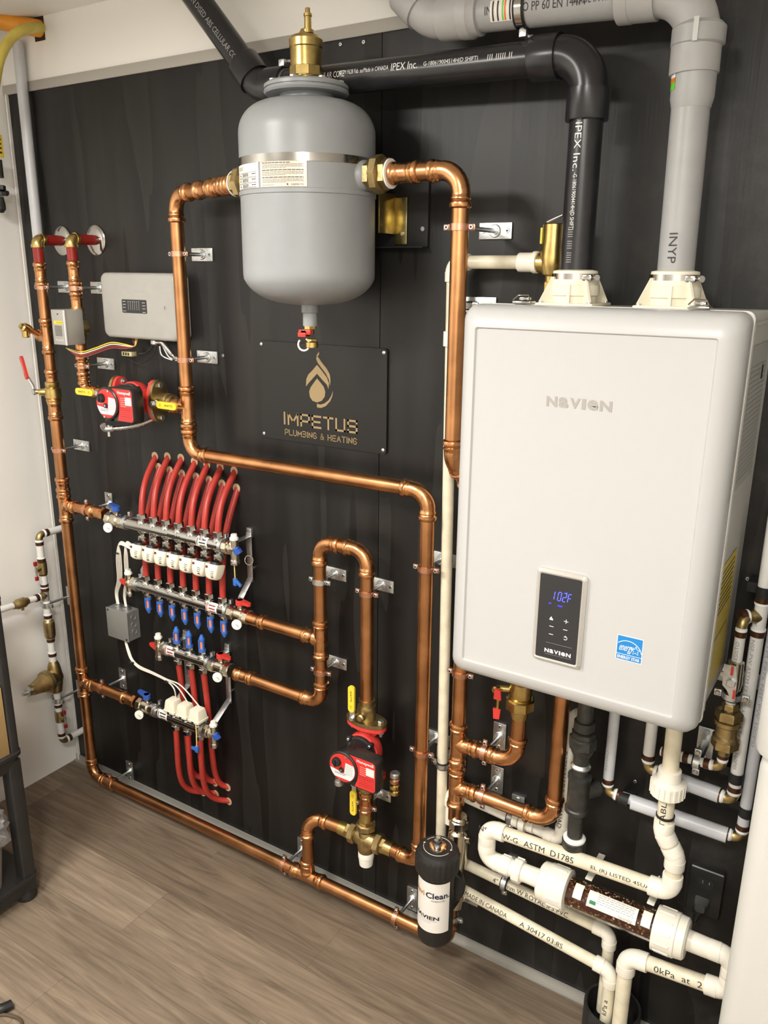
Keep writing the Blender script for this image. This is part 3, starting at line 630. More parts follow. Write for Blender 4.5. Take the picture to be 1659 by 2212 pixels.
hv(V(1.467, D1, ZBOT+.009), XA, 'hanger on the floor pipe left of the black filter', True)
hv(V(1.705, .086, zt1), XA, 'hanger on the upper copper branch under the boiler', True)
hv(V(1.705, .086, zt2), XA, 'hanger on the lower copper branch under the boiler', True)

# ================================================================== SIGN
sg = thing('company_sign', 'black sign board with gold flame logo reading IMPETUS PLUMBING & HEATING', 'sign', V(1.165, 0, 1.47))
sx0, sx1, sz0, sz1 = .968, 1.366, 1.344, 1.600; SD = .006
mb = MB(); mb.prism(rrect((sx1-sx0)/2, (sz1-sz0)/2, .008, 5), (V((sx0+sx1)/2, .001, (sz0+sz1)/2), XA, ZA, OUT), .005, SIGN); mb.build('board', sg)
def SP(cx, cy):
    w = P(540+cx/5.184, 720+cy/5.184, SD); return (w.x, w.z)
fr = (V(0, SD, 0), XA, ZA, OUT)
mb = MB()
for poly in ([(775, 205), (752, 235), (745, 262), (768, 250), (776, 228)],
             [(748, 250), (743, 290), (760, 330), (800, 385), (850, 450), (885, 520), (898, 592), (903, 520), (895, 460), (860, 395), (800, 320), (768, 270)],
             [(752, 352), (700, 415), (655, 460), (632, 510), (628, 596), (660, 555), (752, 452)],
             [(752, 352), (752, 452), (810, 520), (862, 575), (880, 625), (886, 560), (862, 495), (815, 430)],
             [(752, 505), (715, 555), (680, 605), (664, 650), (672, 710), (700, 755), (752, 775), (805, 755), (838, 710), (845, 655), (828, 600), (790, 550)],
             [(750, 788), (752, 830), (800, 835), (850, 815), (900, 760), (925, 700), (930, 640), (912, 700), (880, 750), (835, 785), (790, 798)]):
    mb.add([V(x, SD+.0005, z) for x, z in (SP(*c) for c in poly)], [tuple(range(len(poly)))], GOLD)
mb.build('flame_logo', sg)
mb = MB()
# wide technical lettering drawn stroke by stroke
def strokes(mb, s, x0, x1, z0, z1, w, m, d):
    G = {'I': [[(0, 0), (0, 1)]], 'M': [[(0, 0), (0, 1), (.5, .25), (1, 1), (1, 0)]], 'P': [[(0, .62), (0, 1), (1, 1), (1, .42), (0, .42)], [(0, .42), (0, 0)]], 'E': [[(1, 1), (0, 1), (0, 0), (1, 0)], [(0, .5), (.9, .5)]],
         'T': [[(0, 1), (1, 1)], [(.5, 1), (.5, 0)]], 'U': [[(0, 1), (0, 0), (1, 0), (1, 1)]], 'S': [[(1, .85), (1, 1), (0, 1), (0, .52), (1, .52), (1, 0), (0, 0), (0, .15)]],
         'L': [[(0, 1), (0, 0), (1, 0)]], 'B': [[(0, 1), (1, 1), (1, 0), (0, 0)], [(.15, .52), (1, .52)]], 'N': [[(0, 0), (0, 1), (1, 0), (1, 1)]], 'G': [[(1, .85), (1, 1), (0, 1), (0, 0), (1, 0), (1, .48), (.5, .48)]],
         '&': [[(1, 0), (.15, .75), (.15, 1), (.7, 1), (.7, .75), (0, .35), (0, 0), (.6, 0), (.95, .45)]], 'H': [[(0, 0), (0, 1)], [(1, 0), (1, 1)], [(0, .5), (1, .5)]], 'A': [[(0, 0), (.5, 1), (1, 0)], [(.2, .33), (.8, .33)]], ' ': []}
    Wd = {'I': .12, 'M': 1.15, ' ': .45, 'T': 1.0, 'A': 1.05}
    tot = sum(Wd.get(c, .95) for c in s)+.42*(len(s)-1); k = (x1-x0)/tot; x = x0
    for c in s:
        cw = Wd.get(c, .95)*k
        for st in G[c]:
            q = [(x+(a*cw if c != 'I' else cw/2), z0+b*(z1-z0)) for a, b in st]
            for (ax, az), (bx, bz) in zip(q, q[1:]):
                v = Vector((bx-ax, bz-az)); v.normalize(); n = Vector((-v.y, v.x))*w/2; e = v*w*.5
                mb.add([V(ax-e.x+n.x, d, az-e.y+n.y), V(bx+e.x+n.x, d, bz+e.y+n.y), V(bx+e.x-n.x, d, bz+e.y-n.y), V(ax-e.x-n.x, d, az-e.y-n.y)], [(0, 1, 2, 3)], m)
        x += cw+.42*k
a = SP(385, 1020); b = SP(1195, 1130); c = SP(385, 875); strokes(mb, 'IMPETUS', a[0], b[0], a[1]+.003, c[1]-.003, .0052, GOLD, SD+.0005)
a = SP(395, 1130); b = SP(1195, 1245); c = SP(395, 1072); strokes(mb, 'PLUMBING & HEATING', a[0], b[0], a[1], c[1], .0022, GOLD, SD+.0005)
mb.build('lettering', sg)
for x in (sx0+.009, sx1-.009):
    for z in (sz0+.010, sz1-.009): MB().lathe(V(x, SD, z), OUT, [(0, .0048), (.0015, .0045), (.0028, .002)], ZINC, 16).build('screw_head', sg)

# ================================================================== BOILER
BX0, BX1, BZ0, BZ1 = 1.723, 2.203, 1.000, 1.722
bl = thing('combi_boiler', 'large white wall-hung boiler with blue 102F display on its front', 'boiler', V((BX0+BX1)/2, 0, BZ0))
bc = V((BX0+BX1)/2, 0, (BZ0+BZ1)/2); hw, hh = (BX1-BX0)/2, (BZ1-BZ0)/2
def rr3(hx, hz, r, d, dz=0, k=5): return [V(bc.x+x, d, bc.z+y+dz) for x, y in rrect(hx, hz, r, k)]
CAS = mat('casing_grey_white', (.55, .54, .51), .35)
mb = MB(); mb.rings([rr3(hw-.006, hh-.006, .010, .002), rr3(hw-.006, hh-.006, .010, .262)], CAS); mb.build('casing', bl)
mb = MB(); mb.rings([rr3(hw-.006, hh-.006, .012, .262), rr3(hw+.001, hh+.001, .014, .263), rr3(hw+.001, hh+.001, .014, .268), rr3(hw-.003, hh-.003, .014, .270), rr3(hw-.003, hh-.003, .014, .274)], CAS); mb.build('casing_flange', bl)
mb = MB(); mb.rings([rr3(hw-.001, hh-.001, .018, .274), rr3(hw, hh, .018, .277), rr3(hw, hh, .020, .300), rr3(hw-.003, hh-.003, .024, .318), rr3(hw-.010, hh-.010, .026, .330), rr3(hw-.021, hh-.021, .020, .338),
     rr3(hw-.034, hh-.036, .006, .3425), rr3(hw-.036, hh-.038, .005, .3425), rr3(hw-.0385, hh-.0405, .004, .3385), rr3(hw-.05, hh-.05, .004, .338)], WHITE); mb.build('front_cover', bl, 50)
FD = .338
def glyphrow(mb, items, o, h, m, e=.0007, bold=.02, ital=0):
    x = 0
    for ch, w in items:
        if ch == ' ': x += w; continue
        vs, fs = glyphs(ch, bold); x0 = min(v[0] for v in vs); x1 = max(v[0] for v in vs); y0 = min(v[1] for v in vs); y1 = max(v[1] for v in vs)
        out = [Vector(o)+XA*(x+(vx-x0)/(x1-x0)*w+ital*(vy-y0)/(y1-y0)*h)+ZA*((vy-y0)/(y1-y0)*h)+OUT*e for vx, vy in vs]
        mb.add(out, fs, m); x += w+h*.16
def navien(mb, o, w, m, e=.0007):
    h = w*.155; u = (w-5*h*.16)
    glyphrow(mb, [('N', u*.19), ('a', u*.17), ('V', u*.18), ('I', u*.065), ('e', u*.185), ('N', u*.205)], o, h, m, e, .035)
mb = MB(); p0 = P(1180, 877, FD); p1 = P(1322, 890, FD); navien(mb, V(p0.x, FD, p0.z), p1.x-p0.x, LOGOG); mb.build('maker_logo', bl)
# control panel
pc = (P(1163, 1330, FD).x+P(1268, 1345, FD).x)/2; px0, px1 = 1.9045, 1.9985; pz0, pz1 = 1.084, 1.2640
cpx, cpz = (px0+px1)/2, (pz0+pz1)/2; phw, phh = (px1-px0)/2, (pz1-pz0)/2
def prr(i, r, d): return [V(cpx+x, d, cpz+y) for x, y in rrect(phw-i, phh-i, r, 4)]
cp = MB().rings([prr(0, .007, FD), prr(0, .007, FD+.005), prr(.005, .005, FD+.010), prr(.0085, .003, FD+.0085)], mat('satin_silver', (.62, .60, .56), .3, .6)).build('control_panel', bl)
mb = MB(); mb.rings([prr(.008, .003, FD+.002), prr(.008, .003, FD+.0092)], mat('panel_black', (.028, .028, .030), .3)); mb.build('panel_glass', cp)
PD = FD+.0094
def seg7(mb, ch, x, z, w, h, t, m):
    S = {'1': 'bc', '0': 'abcdef', '2': 'abged', 'F': 'afge'}[ch]; sh = .12
    L = {'a': ((0, 1), (1, 1)), 'b': ((1, .5), (1, 1)), 'c': ((1, 0), (1, .5)), 'd': ((0, 0), (1, 0)), 'e': ((0, 0), (0, .5)), 'f': ((0, .5), (0, 1)), 'g': ((0, .5), (1, .5))}
    for s_ in S:
        (a0, b0), (a1, b1) = L[s_]; vv = Vector(((a1-a0)*w, (b1-b0)*h)).normalized(); n = Vector((-vv.y, vv.x))*t/2; g = vv*t*.6
        A = Vector((x+a0*w+b0*h*sh, z+b0*h))+g; B = Vector((x+a1*w+b1*h*sh, z+b1*h))-g
        mb.add([V(A.x+n.x, PD, A.y+n.y), V(B.x+n.x, PD, B.y+n.y), V(B.x-n.x, PD, B.y-n.y), V(A.x-n.x, PD, A.y-n.y)], [(0, 1, 2, 3)], m)
mb = MB(); zz = P(1190, 1295, PD).z; x = P(1193, 1290, PD).x
for i, ch in enumerate('102F'): seg7(mb, ch, x+.0002+i*.0094-(.003 if i == 0 else 0), zz+.001, .0058, .0165, .0011, DISP)
mb.box(V(x+.0262, PD, zz+.0185), (.0018, .0004, .0018), DISP); mb.add([V(x-.006+a, PD, zz-.009+b) for a, b in ((0, 0), (.005, 0), (.005, .003), (0, .003))], [(0, 1, 2, 3)], DISPG); mb.add([V(x+.011+a, PD, zz-.0105+b) for a, b in ((0, 0), (.009, 0), (.009, .003), (0, .003))], [(0, 1, 2, 3)], DISPG)
mb.build('display', cp, label='glowing blue digits 102F')
mb = MB()
def ic(px, py, poly, s=1): 
    w = P(px, py, PD); mb.add([V(w.x+a*s, PD, w.z+b*s) for a, b in poly], [tuple(range(len(poly)))], INKW)
bar = [(-.004, -.0006), (.004, -.0006), (.004, .0006), (-.004, .0006)]
ic(1223, 1343, bar); ic(1223, 1343, [(b, a) for a, b in bar][::-1]); ic(1221, 1361, bar); ic(1191, 1353, bar); ic(1190, 1370, bar)
ic(1191, 1336, [(-.0035, -.003), (.0035, -.003), (.003, 0), (.001, .001), (.0005, .0042), (-.002, .002), (-.003, -.0005)])
w = P(1221, 1379, PD); mb.ring(V(w.x, PD, w.z), OUT, .0032, .0006, INKW, 16, 4, 2.2, 7.2); mb.box(V(w.x, PD, w.z+.003), (.0010, .0003, .004), INKW)
w0 = P(1178, 1385, PD); mb.box(V(w0.x+.026, PD, w0.z-.001), (.050, .0002, .0004), INKG)
w0 = P(1176, 1407, PD); navien(mb, V(w0.x, PD, w0.z), .0505, INKW, .0002); mb.box(V(w0.x+.026, PD, w0.z-.003), (.050, .0002, .0004), INKG); mb.build('panel_icons', cp)
# energy label
ex0, ex1, ez0, ez1 = 2.0595, 2.1030, 1.123, 1.1675; ey = (ez1-ez0)
EB = mat('label_blue', (.015, .20, .52), .4)
mb = MB(); mb.add([V(ex0-.0012, FD+.0004, ez0-.0012), V(ex1+.0012, FD+.0004, ez0-.0012), V(ex1+.0012, FD+.0004, ez1+.0012), V(ex0-.0012, FD+.0004, ez1+.0012)], [(0, 1, 2, 3)], TEFLON)
mb.add([V(ex0, FD+.0008, ez0+.0108), V(ex1, FD+.0008, ez0+.0108), V(ex1, FD+.0008, ez1), V(ex0, FD+.0008, ez1)], [(0, 1, 2, 3)], EB)
mb.add([V(ex0, FD+.0008, ez0), V(ex1, FD+.0008, ez0), V(ex1, FD+.0008, ez0+.0098), V(ex0, FD+.0008, ez0+.0098)], [(0, 1, 2, 3)], EB)
mb.text('ENERGY STAR', front(V((ex0+ex1)/2, FD+.0008, ez0+.005)), .0058, TEFLON, w=.039, bold=.02, e=.0005)
mb.ring(V((ex0+ex1)/2, FD+.001, ez0+.010), OUT, .0238, .0006, TEFLON, 26, 4, -.35 if False else 0, pi) if False else None
arc = [V((ex0+ex1)/2-.003+.025*math.cos(t), FD+.0011, ez0+.0125+.0245*math.sin(t)) for t in [pi*(.02+.90*i/20) for i in range(21)]]
arc = [a for a in arc if ex0 < a.x < ex1]; mb.tube(arc, .0006, TEFLON, 5)
mb.text('energy', (V(ex0+.0165, FD+.0008, ez0+.0225), (XA+ZA*.02).normalized(), (ZA+XA*.25).normalized(), OUT), .010, TEFLON, w=.024, e=.0005)
st = [(math.cos(pi/2+i*pi/5)*(.0085 if i % 2 == 0 else .0036), math.sin(pi/2+i*pi/5)*(.0085 if i % 2 == 0 else .0036)) for i in range(11)]
mb.tube([V(ex1-.0105+a, FD+.0012, ez0+.0215+b) for a, b in st], .0005, TEFLON, 5); mb.build('efficiency_sticker', bl)
# side of the casing: labels, latch
SX = BX1-.0055
def sidepatch(mb, y0, y1, z0, z1, m, e=.0006): mb.add([(SX+e, -y0, z0), (SX+e, -y1, z0), (SX+e, -y1, z1), (SX+e, -y0, z1)], [(0, 1, 2, 3)], m)
mb = MB(); YL = mat('yellow_guide_label', (.62, .48, .08), .45); sidepatch(mb, .245, .085, 1.045, 1.285, YL)
for i in range(9): sidepatch(mb, .235, .10, 1.27-i*.010, 1.2725-i*.010, INKB, .001)
sidepatch(mb, .235, .10, 1.14, 1.142, INKB, .001); mb.build('yellow_label', bl)
mb = MB(); LG = mat('grey_side_label', (.42, .42, .40), .45); sidepatch(mb, .245, .04, 1.42, 1.665, LG)
for i in range(26):
    if i < 3: continue
    y = .235
    while y > .05:
        w_ = random.uniform(.01, .03); sidepatch(mb, y, max(y-w_, .05), 1.655-i*.0088, 1.657-i*.0088, INKG, .001); y -= w_+.004
sidepatch(mb, .09, .075, 1.60, 1.625, INKB, .0012); mb.build('instruction_label', bl)
mb = MB(); mb.box((SX+.002, -.16, 1.70), (.004, .17, .004), CAS); mb.box((SX+.003, -.252, (BZ0+BZ1)/2), (.006, .004, .68), CAS); mb.build('side_rim', bl)
def latch(x):
    mb = MB(); c = V(x, .262, BZ1+.004); mb.box(c, (.034, .028, .004), STEEL, ch=.001); mb.box(c+Vector((0, .004, .006)), (.018, .014, .005), STEEL, ch=.001); mb.tube([c+Vector((-.016, -.012, .004)), c+Vector((-.010, -.004, .012)), c+Vector((.010, -.004, .012)), c+Vector((.016, -.012, .004))], .0014, STEEL, 6); mb.build('latch', bl)
latch(1.815); latch(2.118)
# vent collars
def collar(x, d, label):
    t = thing('vent_collar', label, 'vent collar', V(x, d, BZ1-.004)); z = BZ1-.005
    mb = MB(); mb.box(V(x, d, z+.003), (.112, .112, .006), CREAM, ch=.002); mb.lathe(V(x, d, z+.004), ZA, [(0, .0435), (.014, .0435), (.016, .047), (.034, .047), (.036, .0445), (.040, .0445), (.060, .041), (.062, .031)], CREAM, 40)
    for a in range(4):
        an = a*pi/2+pi/4; dr = Vector((math.cos(an), math.sin(an), 0)); sd = Vector((-dr.y, dr.x, 0)); o = V(x, d, z+.005)
        mb.rings([[o+dr*.040-sd*.0022, o+dr*.072-sd*.0022, o+dr*.047+ZA*.048-sd*.0022, o+dr*.040+ZA*.048-sd*.0022], [o+dr*.040+sd*.0022, o+dr*.072+sd*.0022, o+dr*.047+ZA*.048+sd*.0022, o+dr*.040+ZA*.048+sd*.0022]], CREAM)
        mb.cyl(o+Vector((.047*(1 if a in (0, 3) else -1), .047*(1 if a < 2 else -1), .001)), ZA, .005, .003, ZINC, 12)
    mb.box(V(x+.006, d+.047, z+.022), (.006, .004, .034), CREAM); mb.build('base', t)
    mb = MB(); mb.band(V(x, d, z+.052), ZA, .0425, .014, .0012, STEEL, 40); c = V(x+.034, d+.030, z+.052); mb.cyl(c+Vector((.010, .006, 0)), Vector((1, -1.0, 0)), .0065, .014, STEEL, 16, ch=.001); mb.box(c, (.018, .012, .012), STEEL, ch=.002); mb.build('hose_clamp', t)
collar(bx_, .12, 'cream vent collar with hose clamp round the foot of the black vent pipe'); collar(gx, GY, 'cream vent collar with hose clamp round the foot of the grey vent pipe')

# ================================================================== ZONE VALVE, CONTROL PANEL, CONDUIT
zv = thing('zone_valve', 'zone valve with grey metal head carrying a CAUTION sticker, on the second copper riser', 'zone valve', V(XB_, D1, 1.615))
mb = MB(); mb.lathe(V(XB_, D1, 1.568), ZA, [(0, .017), (.012, .017), (.013, .020), (.022, .020), (.024, .015), (.075, .015), (.078, .020), (.086, .020), (.087, .018), (.100, .018)], BRONZE, 28)
mb.lathe(V(XB_, D1-.022, 1.612), OUT, [(0, .012), (.003, .024), (.030, .026), (.045, .026), (.060, .02)], BRONZE, 28); mb.build('valve_body', zv)
zx0, zx1, zz0, zz1 = .327, .3875, 1.566, 1.664
mb = MB(); mb.box(V((zx0+zx1)/2, .126, (zz0+zz1)/2), (zx1-zx0, .062, zz1-zz0), mat('zone_head_grey', (.40, .385, .35), .4, .35), ch=.002)
mb.box(V(zx1+.0005, .159, (zz0+zz1)/2), (.003, .004, zz1-zz0), mat('bright_edge', (.8, .8, .78), .3)); mb.build('valve_head', zv)
mb = MB(); f_ = .1575; cxv = (zx0+zx1)/2; mb.box(V(cxv, f_, 1.6285), (.038, .0004, .009), YELH); mb.text('CAUTION', front(V(cxv+.003, f_, 1.6285)), .0042, INKB, w=.026)
for i in range(9): dashes(mb, front(V(0, f_, 0)), cxv-.017, cxv+.014, 1.618-i*.0033, .0013, INKB)
mb.text('Honeywell', front(V(cxv, f_, 1.580)), .005, INKW, w=.034); mb.cyl(V(cxv, f_, 1.652), OUT, .002, .001, INKB, 10); mb.build('caution_sticker', zv)

cp_ = thing('control_panel', 'silver-grey zone control box with dark display strip, half behind the copper loop', 'control panel', V(.575, 0, 1.68))
mb = MB(); cc = V(.573, 0, 1.676)
def cr(hx, hz, r, d): return [V(cc.x+x, d, cc.z+y) for x, y in rrect(hx, hz, r, 6)]
mb.rings([cr(.147, .087, .016, .001), cr(.147, .087, .016, .022)], mat('panel_back_white', (.60, .59, .56), .5)); mb.build('back_box', cp_)
mb = MB(); mb.rings([cr(.149, .089, .018, .022), cr(.151, .091, .020, .026), cr(.150, .090, .020, .048), cr(.146, .086, .018, .054), cr(.140, .080, .015, .0555)], SILVER); mb.build('cover', cp_, 50)
mb = MB(); mb.rings([[V(.5605+x, d, 1.676+y) for x, y in rrect(.050, .0185, .004, 3)] for d in (.054, .0562)], mat('panel_black', (.028, .028, .03)))
for i in range(6):
    mb.box(V(.537+i*.0085, .0563, 1.676), (.0012, .0003, .020), INKG); mb.box(V(.537+i*.0085, .0563, 1.6885), (.0018, .0003, .0022), INKW)
for z in (1.688, 1.680, 1.672, 1.662): dashes(mb, front(V(0, .0560, 0)), .515, .527, z, .0012, INKW); dashes(mb, front(V(0, .0560, 0)), .594, .606, z-.002, .0012, INKW)
mb.build('display_strip', cp_)
mb = MB(); mb.cyl(V(.681, .0555, 1.676), OUT, .0055, .001, SILVER, 20, ch=.0004); mb.box(V(.681, .0566, 1.676), (.0015, .0003, .009), INKB); mb.build('cover_screw', cp_)
mb = MB(); mb.text('Honeywell', front(V(.575, .0556, 1.718)), .006, mat('embossed', (.55, .54, .51), .4), w=.04); mb.build('maker_name', cp_)
# wires under the panel
for i, (c, lab) in enumerate(((YELH, 'yellow wire running from the zone valve to the control box'), (mat('white_wire', (.75, .72, .6), .5), 'pale wire running beside the yellow one to the control box'), (mat('red_wire', (.35, .03, .03), .5), 'dark red wire running from the zone valve to the control box'), (mat('brown_wire', (.25, .06, .05), .5), 'brownish red wire sagging lowest between zone valve and control box'))):
    o = i*.004; s_ = spline([P(143+i*4, 752+i*3, .11), P(175, 760+i*4, .11), P(205, 752+i*4, .09), P(240, 740+i*4, .07), P(270, 744+i*3, .06), P(290, 748, .05), P(296-i*3, 735, .03), P(297-i*3, 722, .03)])
    single(MB().tube(s_, .0016, c, 8), 'wire', lab, 'wire', 'zone valve wires')
tb = thing('terminal_block', 'small clear and black wire connector hanging below the control box', 'connector', P(283, 764, .03))
w = P(279, 764, .035); mb = MB(); mb.box(w, (.042, .02, .013), mat('clear_yellow', (.50, .45, .24), .3), ch=.001); [mb.box(w+Vector((.010*i-.012, -.0103, 0)), (.006, .001, .008), INKB) for i in range(3)]; mb.build('connector_body', tb)
MB().tube(spline([P(300, 764, .035), P(316, 762, .03), P(330, 745, .03), P(322, 728, .03)]), .003, BLACKP, 8).build('cable', tb); MB().tube(spline([P(274, 774, .03), P(300, 785, .03), P(322, 776, .03), P(336, 756, .03), P(333, 735, .03)]), .0016, BLACKP, 8).build('cable', tb)
ac = thing('armoured_cable', 'short armoured cable leaving the control box toward the copper loop', 'cable', P(345, 745, .03))
sp_ = spline([P(338, 740, .03), P(352, 742, .03), P(364, 756, .04), P(378, 772, .045), P(392, 776, .03)], 14)
MB().tube(sp_, [.0065+.0012*(i % 2) for i in range(len(sp_))], STEEL, 12).build('sheath', ac); MB().hexn(P(330, 739, .03), XA, .010, .018, ZINC).build('gland', ac)
for i, pp in enumerate(([(345, 748), (350, 768), (372, 778)], [(342, 748), (345, 764), (360, 776)], [(352, 748), (364, 770), (376, 776)])): MB().tube(spline([P(x, y, .035) for x, y in pp]), .0017, (INKW, BLACKP, INKW)[i], 6).build('wire', ac)
# thin white conduit in the left corner
cd = run('conduit', 'pale grey vertical plastic pipe in the left corner above the red pipe stub', 'conduit', [V(.118, .022, 1.858), V(.118, .022, 2.40)], .0155, GREYWP, GREYWP, 'pvc')
MB().box(V(.118, .012, 1.85), (.012, .02, .006), GREYWP).build('end_clip', cd)
# orange pipe and yellow gas line at top left corner
op = single(MB().tube(spline([P(-60, 38, .12), P(-20, 42, .08), P(35, 52, .03), P(86, 62, 0), P(100, 66, -.06)]), .0225, ORHOSE, 24), 'gas_pipe', 'orange pipe entering the white wall just below the ceiling', 'pipe')
yh = single(MB().tube(spline([P(98, 58, -.05), P(90, 60, 0), P(55, 63, .08), P(25, 82, .12), P(0, 125, .16), P(-12, 190, .17), P(-22, 270, .16)]), .0135, YHOSE, 20), 'gas_line', 'yellow flexible gas line bending down out of the white wall', 'gas line')
single(MB().box(P(84, 52, .0)+Vector((0, -.0006, 0)), (.045, .001, .085), mat('dark_hole', (.03, .015, .008), .9)), 'wall_cutout', 'dark ragged cutout in white wall around the orange and yellow pipes', 'cutout')
# black gas fitting with yellow tag on the left wall
gv = thing('gas_fitting', 'black gas fitting with yellow tag on the left wall', 'gas fitting', (0, -.03, 2.05))
a0 = PX(-6, 345, .045); mb = MB(); mb.cyl(a0, -ZA, .013, .05, IRON, 18); mb.hexn(PX(-2, 400, .045), -ZA, .018, .014, IRON); mb.cyl(PX(0, 415, .045), -ZA, .022, .010, IRON, 18); mb.lathe(PX(-4, 425, .045), -ZA, [(0, .015), (.02, .018), (.035, .018), (.045, .01)], IRON, 18); mb.cyl(PX(-6, 415, .045), YA, .007, .035, IRON, 12); mb.build('fitting_body', gv)
a0 = PX(-3, 315, .055); mb = MB(); mb.box(a0, (.004, .026, .062), YELH, ch=.001); [mb.box(a0+Vector((.0025, 0, -.018+.012*i)), (.0004, .014, .005), INKB) for i in range(4)]; mb.build('tag', gv)

# ================================================================== PUMPS
def pump(name_label, c, flow, rootname='circulator_pump'):
    """c on the pipe axis; flow = pipe direction; motor comes out towards the room"""
    c = Vector(c); f = Vector(flow); s_ = f.cross(OUT); 
    root = thing(rootname, name_label, 'pump', c)
    mb = MB(); mb.lathe(c+OUT*-.012, OUT, [(-.012, .020), (-.008, .036), (.004, .046), (.020, .050), (.034, .050), (.036, .046)], REDI, 36)
    for q in (-1, 1):
        mb.lathe(c+f*q*.030, f*q, [(-.02, .028), (0, .024), (.020, .019), (.034, .019), (.038, .024)], REDI, 24)
        e = c+f*q*.066; pl = []
        for i in range(28):
            t = 2*pi*i/28; x_ = .058*math.copysign(abs(math.cos(t))**1.25, math.cos(t)); y_ = .031*math.copysign(abs(math.sin(t))**.75, math.sin(t)); pl.append((x_, y_))
        dg = (XA if abs(f.z) > .5 else ZA); ot = f.cross(dg)
        mb.prism(pl, (e, dg, ot, f*q), .011, REDI)
        for g in (-1, 1):
            mb.prism([(0, .014), (.040, 0), (.048, 0), (.030, .026), (0, .034)] if False else [(.010, .0), (.050, .0), (.018, -.030), (.010, -.030)], (e-ot*.004, dg*g, f*q, ot), .008, REDI)
    mb.build('volute', root)
    mb = MB()
    mb.lathe(c+OUT*.024, OUT, [(0, .046), (.008, .046), (.010, .041), (.055, .041), (.058, .043), (.078, .043)], BLACKP, 40)
    for k in range(4):
        a = pi/4+k*pi/2; q = c+OUT*.030+(XA*math.cos(a)+ZA*math.sin(a))*.047; mb.box(q, (.014, .012, .014), BLACKP, ch=.002)
    mb.build('motor_housing', root)
    for k in range(4):
        a = pi/4+k*pi/2; q = c+OUT*.036+(XA*math.cos(a)+ZA*math.sin(a))*.047; MB().cyl(q, OUT, .0045, .005, ZINC, 12, ch=.001).build('screw', root)
    mb = MB(); b = c+XA*.057+ZA*-.001+OUT*.086
    mb.rings([[b+XA*x+ZA*y+OUT*d for x, y in rrect(.044-i, .049-i, .012, 4)] for d, i in ((-.018, .004), (-.010, 0), (.014, 0), (.020, .003))], BLACKP)
    mb.lathe(b-XA*.080-ZA*.030+OUT*.0, -ZA, [(0, .012), (.022, .012)], BLACKP, 18); mb.build('terminal_box', root)
    fz = .106
    def lab(x, z, w, h, m, d=.0): pass
    mb = MB(); o = c+OUT*fz; pl = []
    x0, x1, z0, z1 = .030, .096, -.044, .042
    pl = [(x0+.004, z0), (x1-.006, z0), (x1, z0+.006), (x1, z1-.006), (x1-.006, z1), (x0-.012, z1), (x0+.006, z1-.02), (x0+.015, .0), (x0+.012, -.025)]
    mb.flat(pl, (o, XA, ZA, OUT), REDL, .0006)
    mb.text('Honeywell', (o+XA*.066+ZA*.033, XA, ZA, OUT), .0080, INKW, w=.050, bold=.02, e=.001)
    mb.box(o+XA*.081+ZA*.011+OUT*.0008, (.024, .0004, .022), TAPE)
    for i in range(4): dashes(mb, (o, XA, ZA, OUT), .072, .090, .018-i*.005, .0012, DASHG)
    for i in range(5): dashes(mb, (o, XA, ZA, OUT), .050, .070, .018-i*.0055, .0014, mat('pale_pink', (.75, .45, .4), .5))
    for i in range(6): dashes(mb, (o, XA, ZA, OUT), .047, .092, -.009-i*.0056, .0022 if i == 1 else .0012, INKB if i in (0, 4) else mat('dark_red_ink', (.25, .02, .02), .5))
    mb.build('rating_plate', root)
    mb = MB(); mb.lathe(c+OUT*.100, OUT, [(0, .0445), (.010, .0445), (.012, .042), (.0121, .001)], BLACKP, 44); mb.build('front_cap', root)
    o = c+OUT*.1122; mb = MB(); mb.flat([(.0395*math.cos(t), .0395*math.sin(t)) for t in [2*pi*i/40 for i in range(40)]], (o, XA, ZA, OUT), REDL, .0004)
    def clip(pl): return pl
    band = [(x, z) for x, z in [(.0385*math.cos(t), .0385*math.sin(t)) for t in [math.radians(a) for a in range(196, 300, 8)]]]+[(.031, -.021), (-.036, -.006)][::1]
    band = [(.0385*math.cos(math.radians(a)), .0385*math.sin(math.radians(a))) for a in (192, 200, 208, 216, 224, 232)]+[(.0385*math.cos(math.radians(a)), .0385*math.sin(math.radians(a))) for a in (308, 316, 322)]+[(.004, -.014)]
    mb.flat(band, (o, XA, ZA, OUT), INKW, .0008); mb.flat([(.0385*math.cos(math.radians(a)), .0385*math.sin(math.radians(a))) for a in (322, 334, 346, 358, 12, 24)]+[(.010, .018), (.006, -.014)], (o, XA, ZA, OUT), INKW, .0008)
    for i in range(7): dashes(mb, (o+OUT*.0004, XA, ZA, OUT), .010, .033, .012-i*.0045, .0012, DASHG)
    for i in range(2): dashes(mb, (o+OUT*.0004, XA, ZA, OUT), -.024, .010, -.017-i*.004, .0014, INKB)
    for i in range(2): dashes(mb, (o+OUT*.0004, XA, ZA, OUT), -.032, -.012, .002-i*.004, .0012, INKW)
    mb.build('name_plate', root)
    mb = MB(); mb.lathe(o+XA*-.016+ZA*.014, OUT, [(0, .0125), (.008, .012), (.011, .010)], BLACKP, 22); mb.box(o+XA*-.016+ZA*.014+OUT*.012, (.004, .004, .020), BLACKP, ch=.001); mb.lathe(o+XA*-.002+ZA*-.006, OUT, [(0, .007), (.004, .0065)], BLACKP, 18); mb.cyl(o+XA*-.002+ZA*-.006+OUT*.004, OUT, .003, .001, ZINC, 10); mb.build('speed_knob', root)
    for x, z in ((.012, .0345), (-.010, -.0375)): MB().cyl(o+XA*x+ZA*z, OUT, .003, .003, ZINC, 10).build('cover_screw', root)
    return root
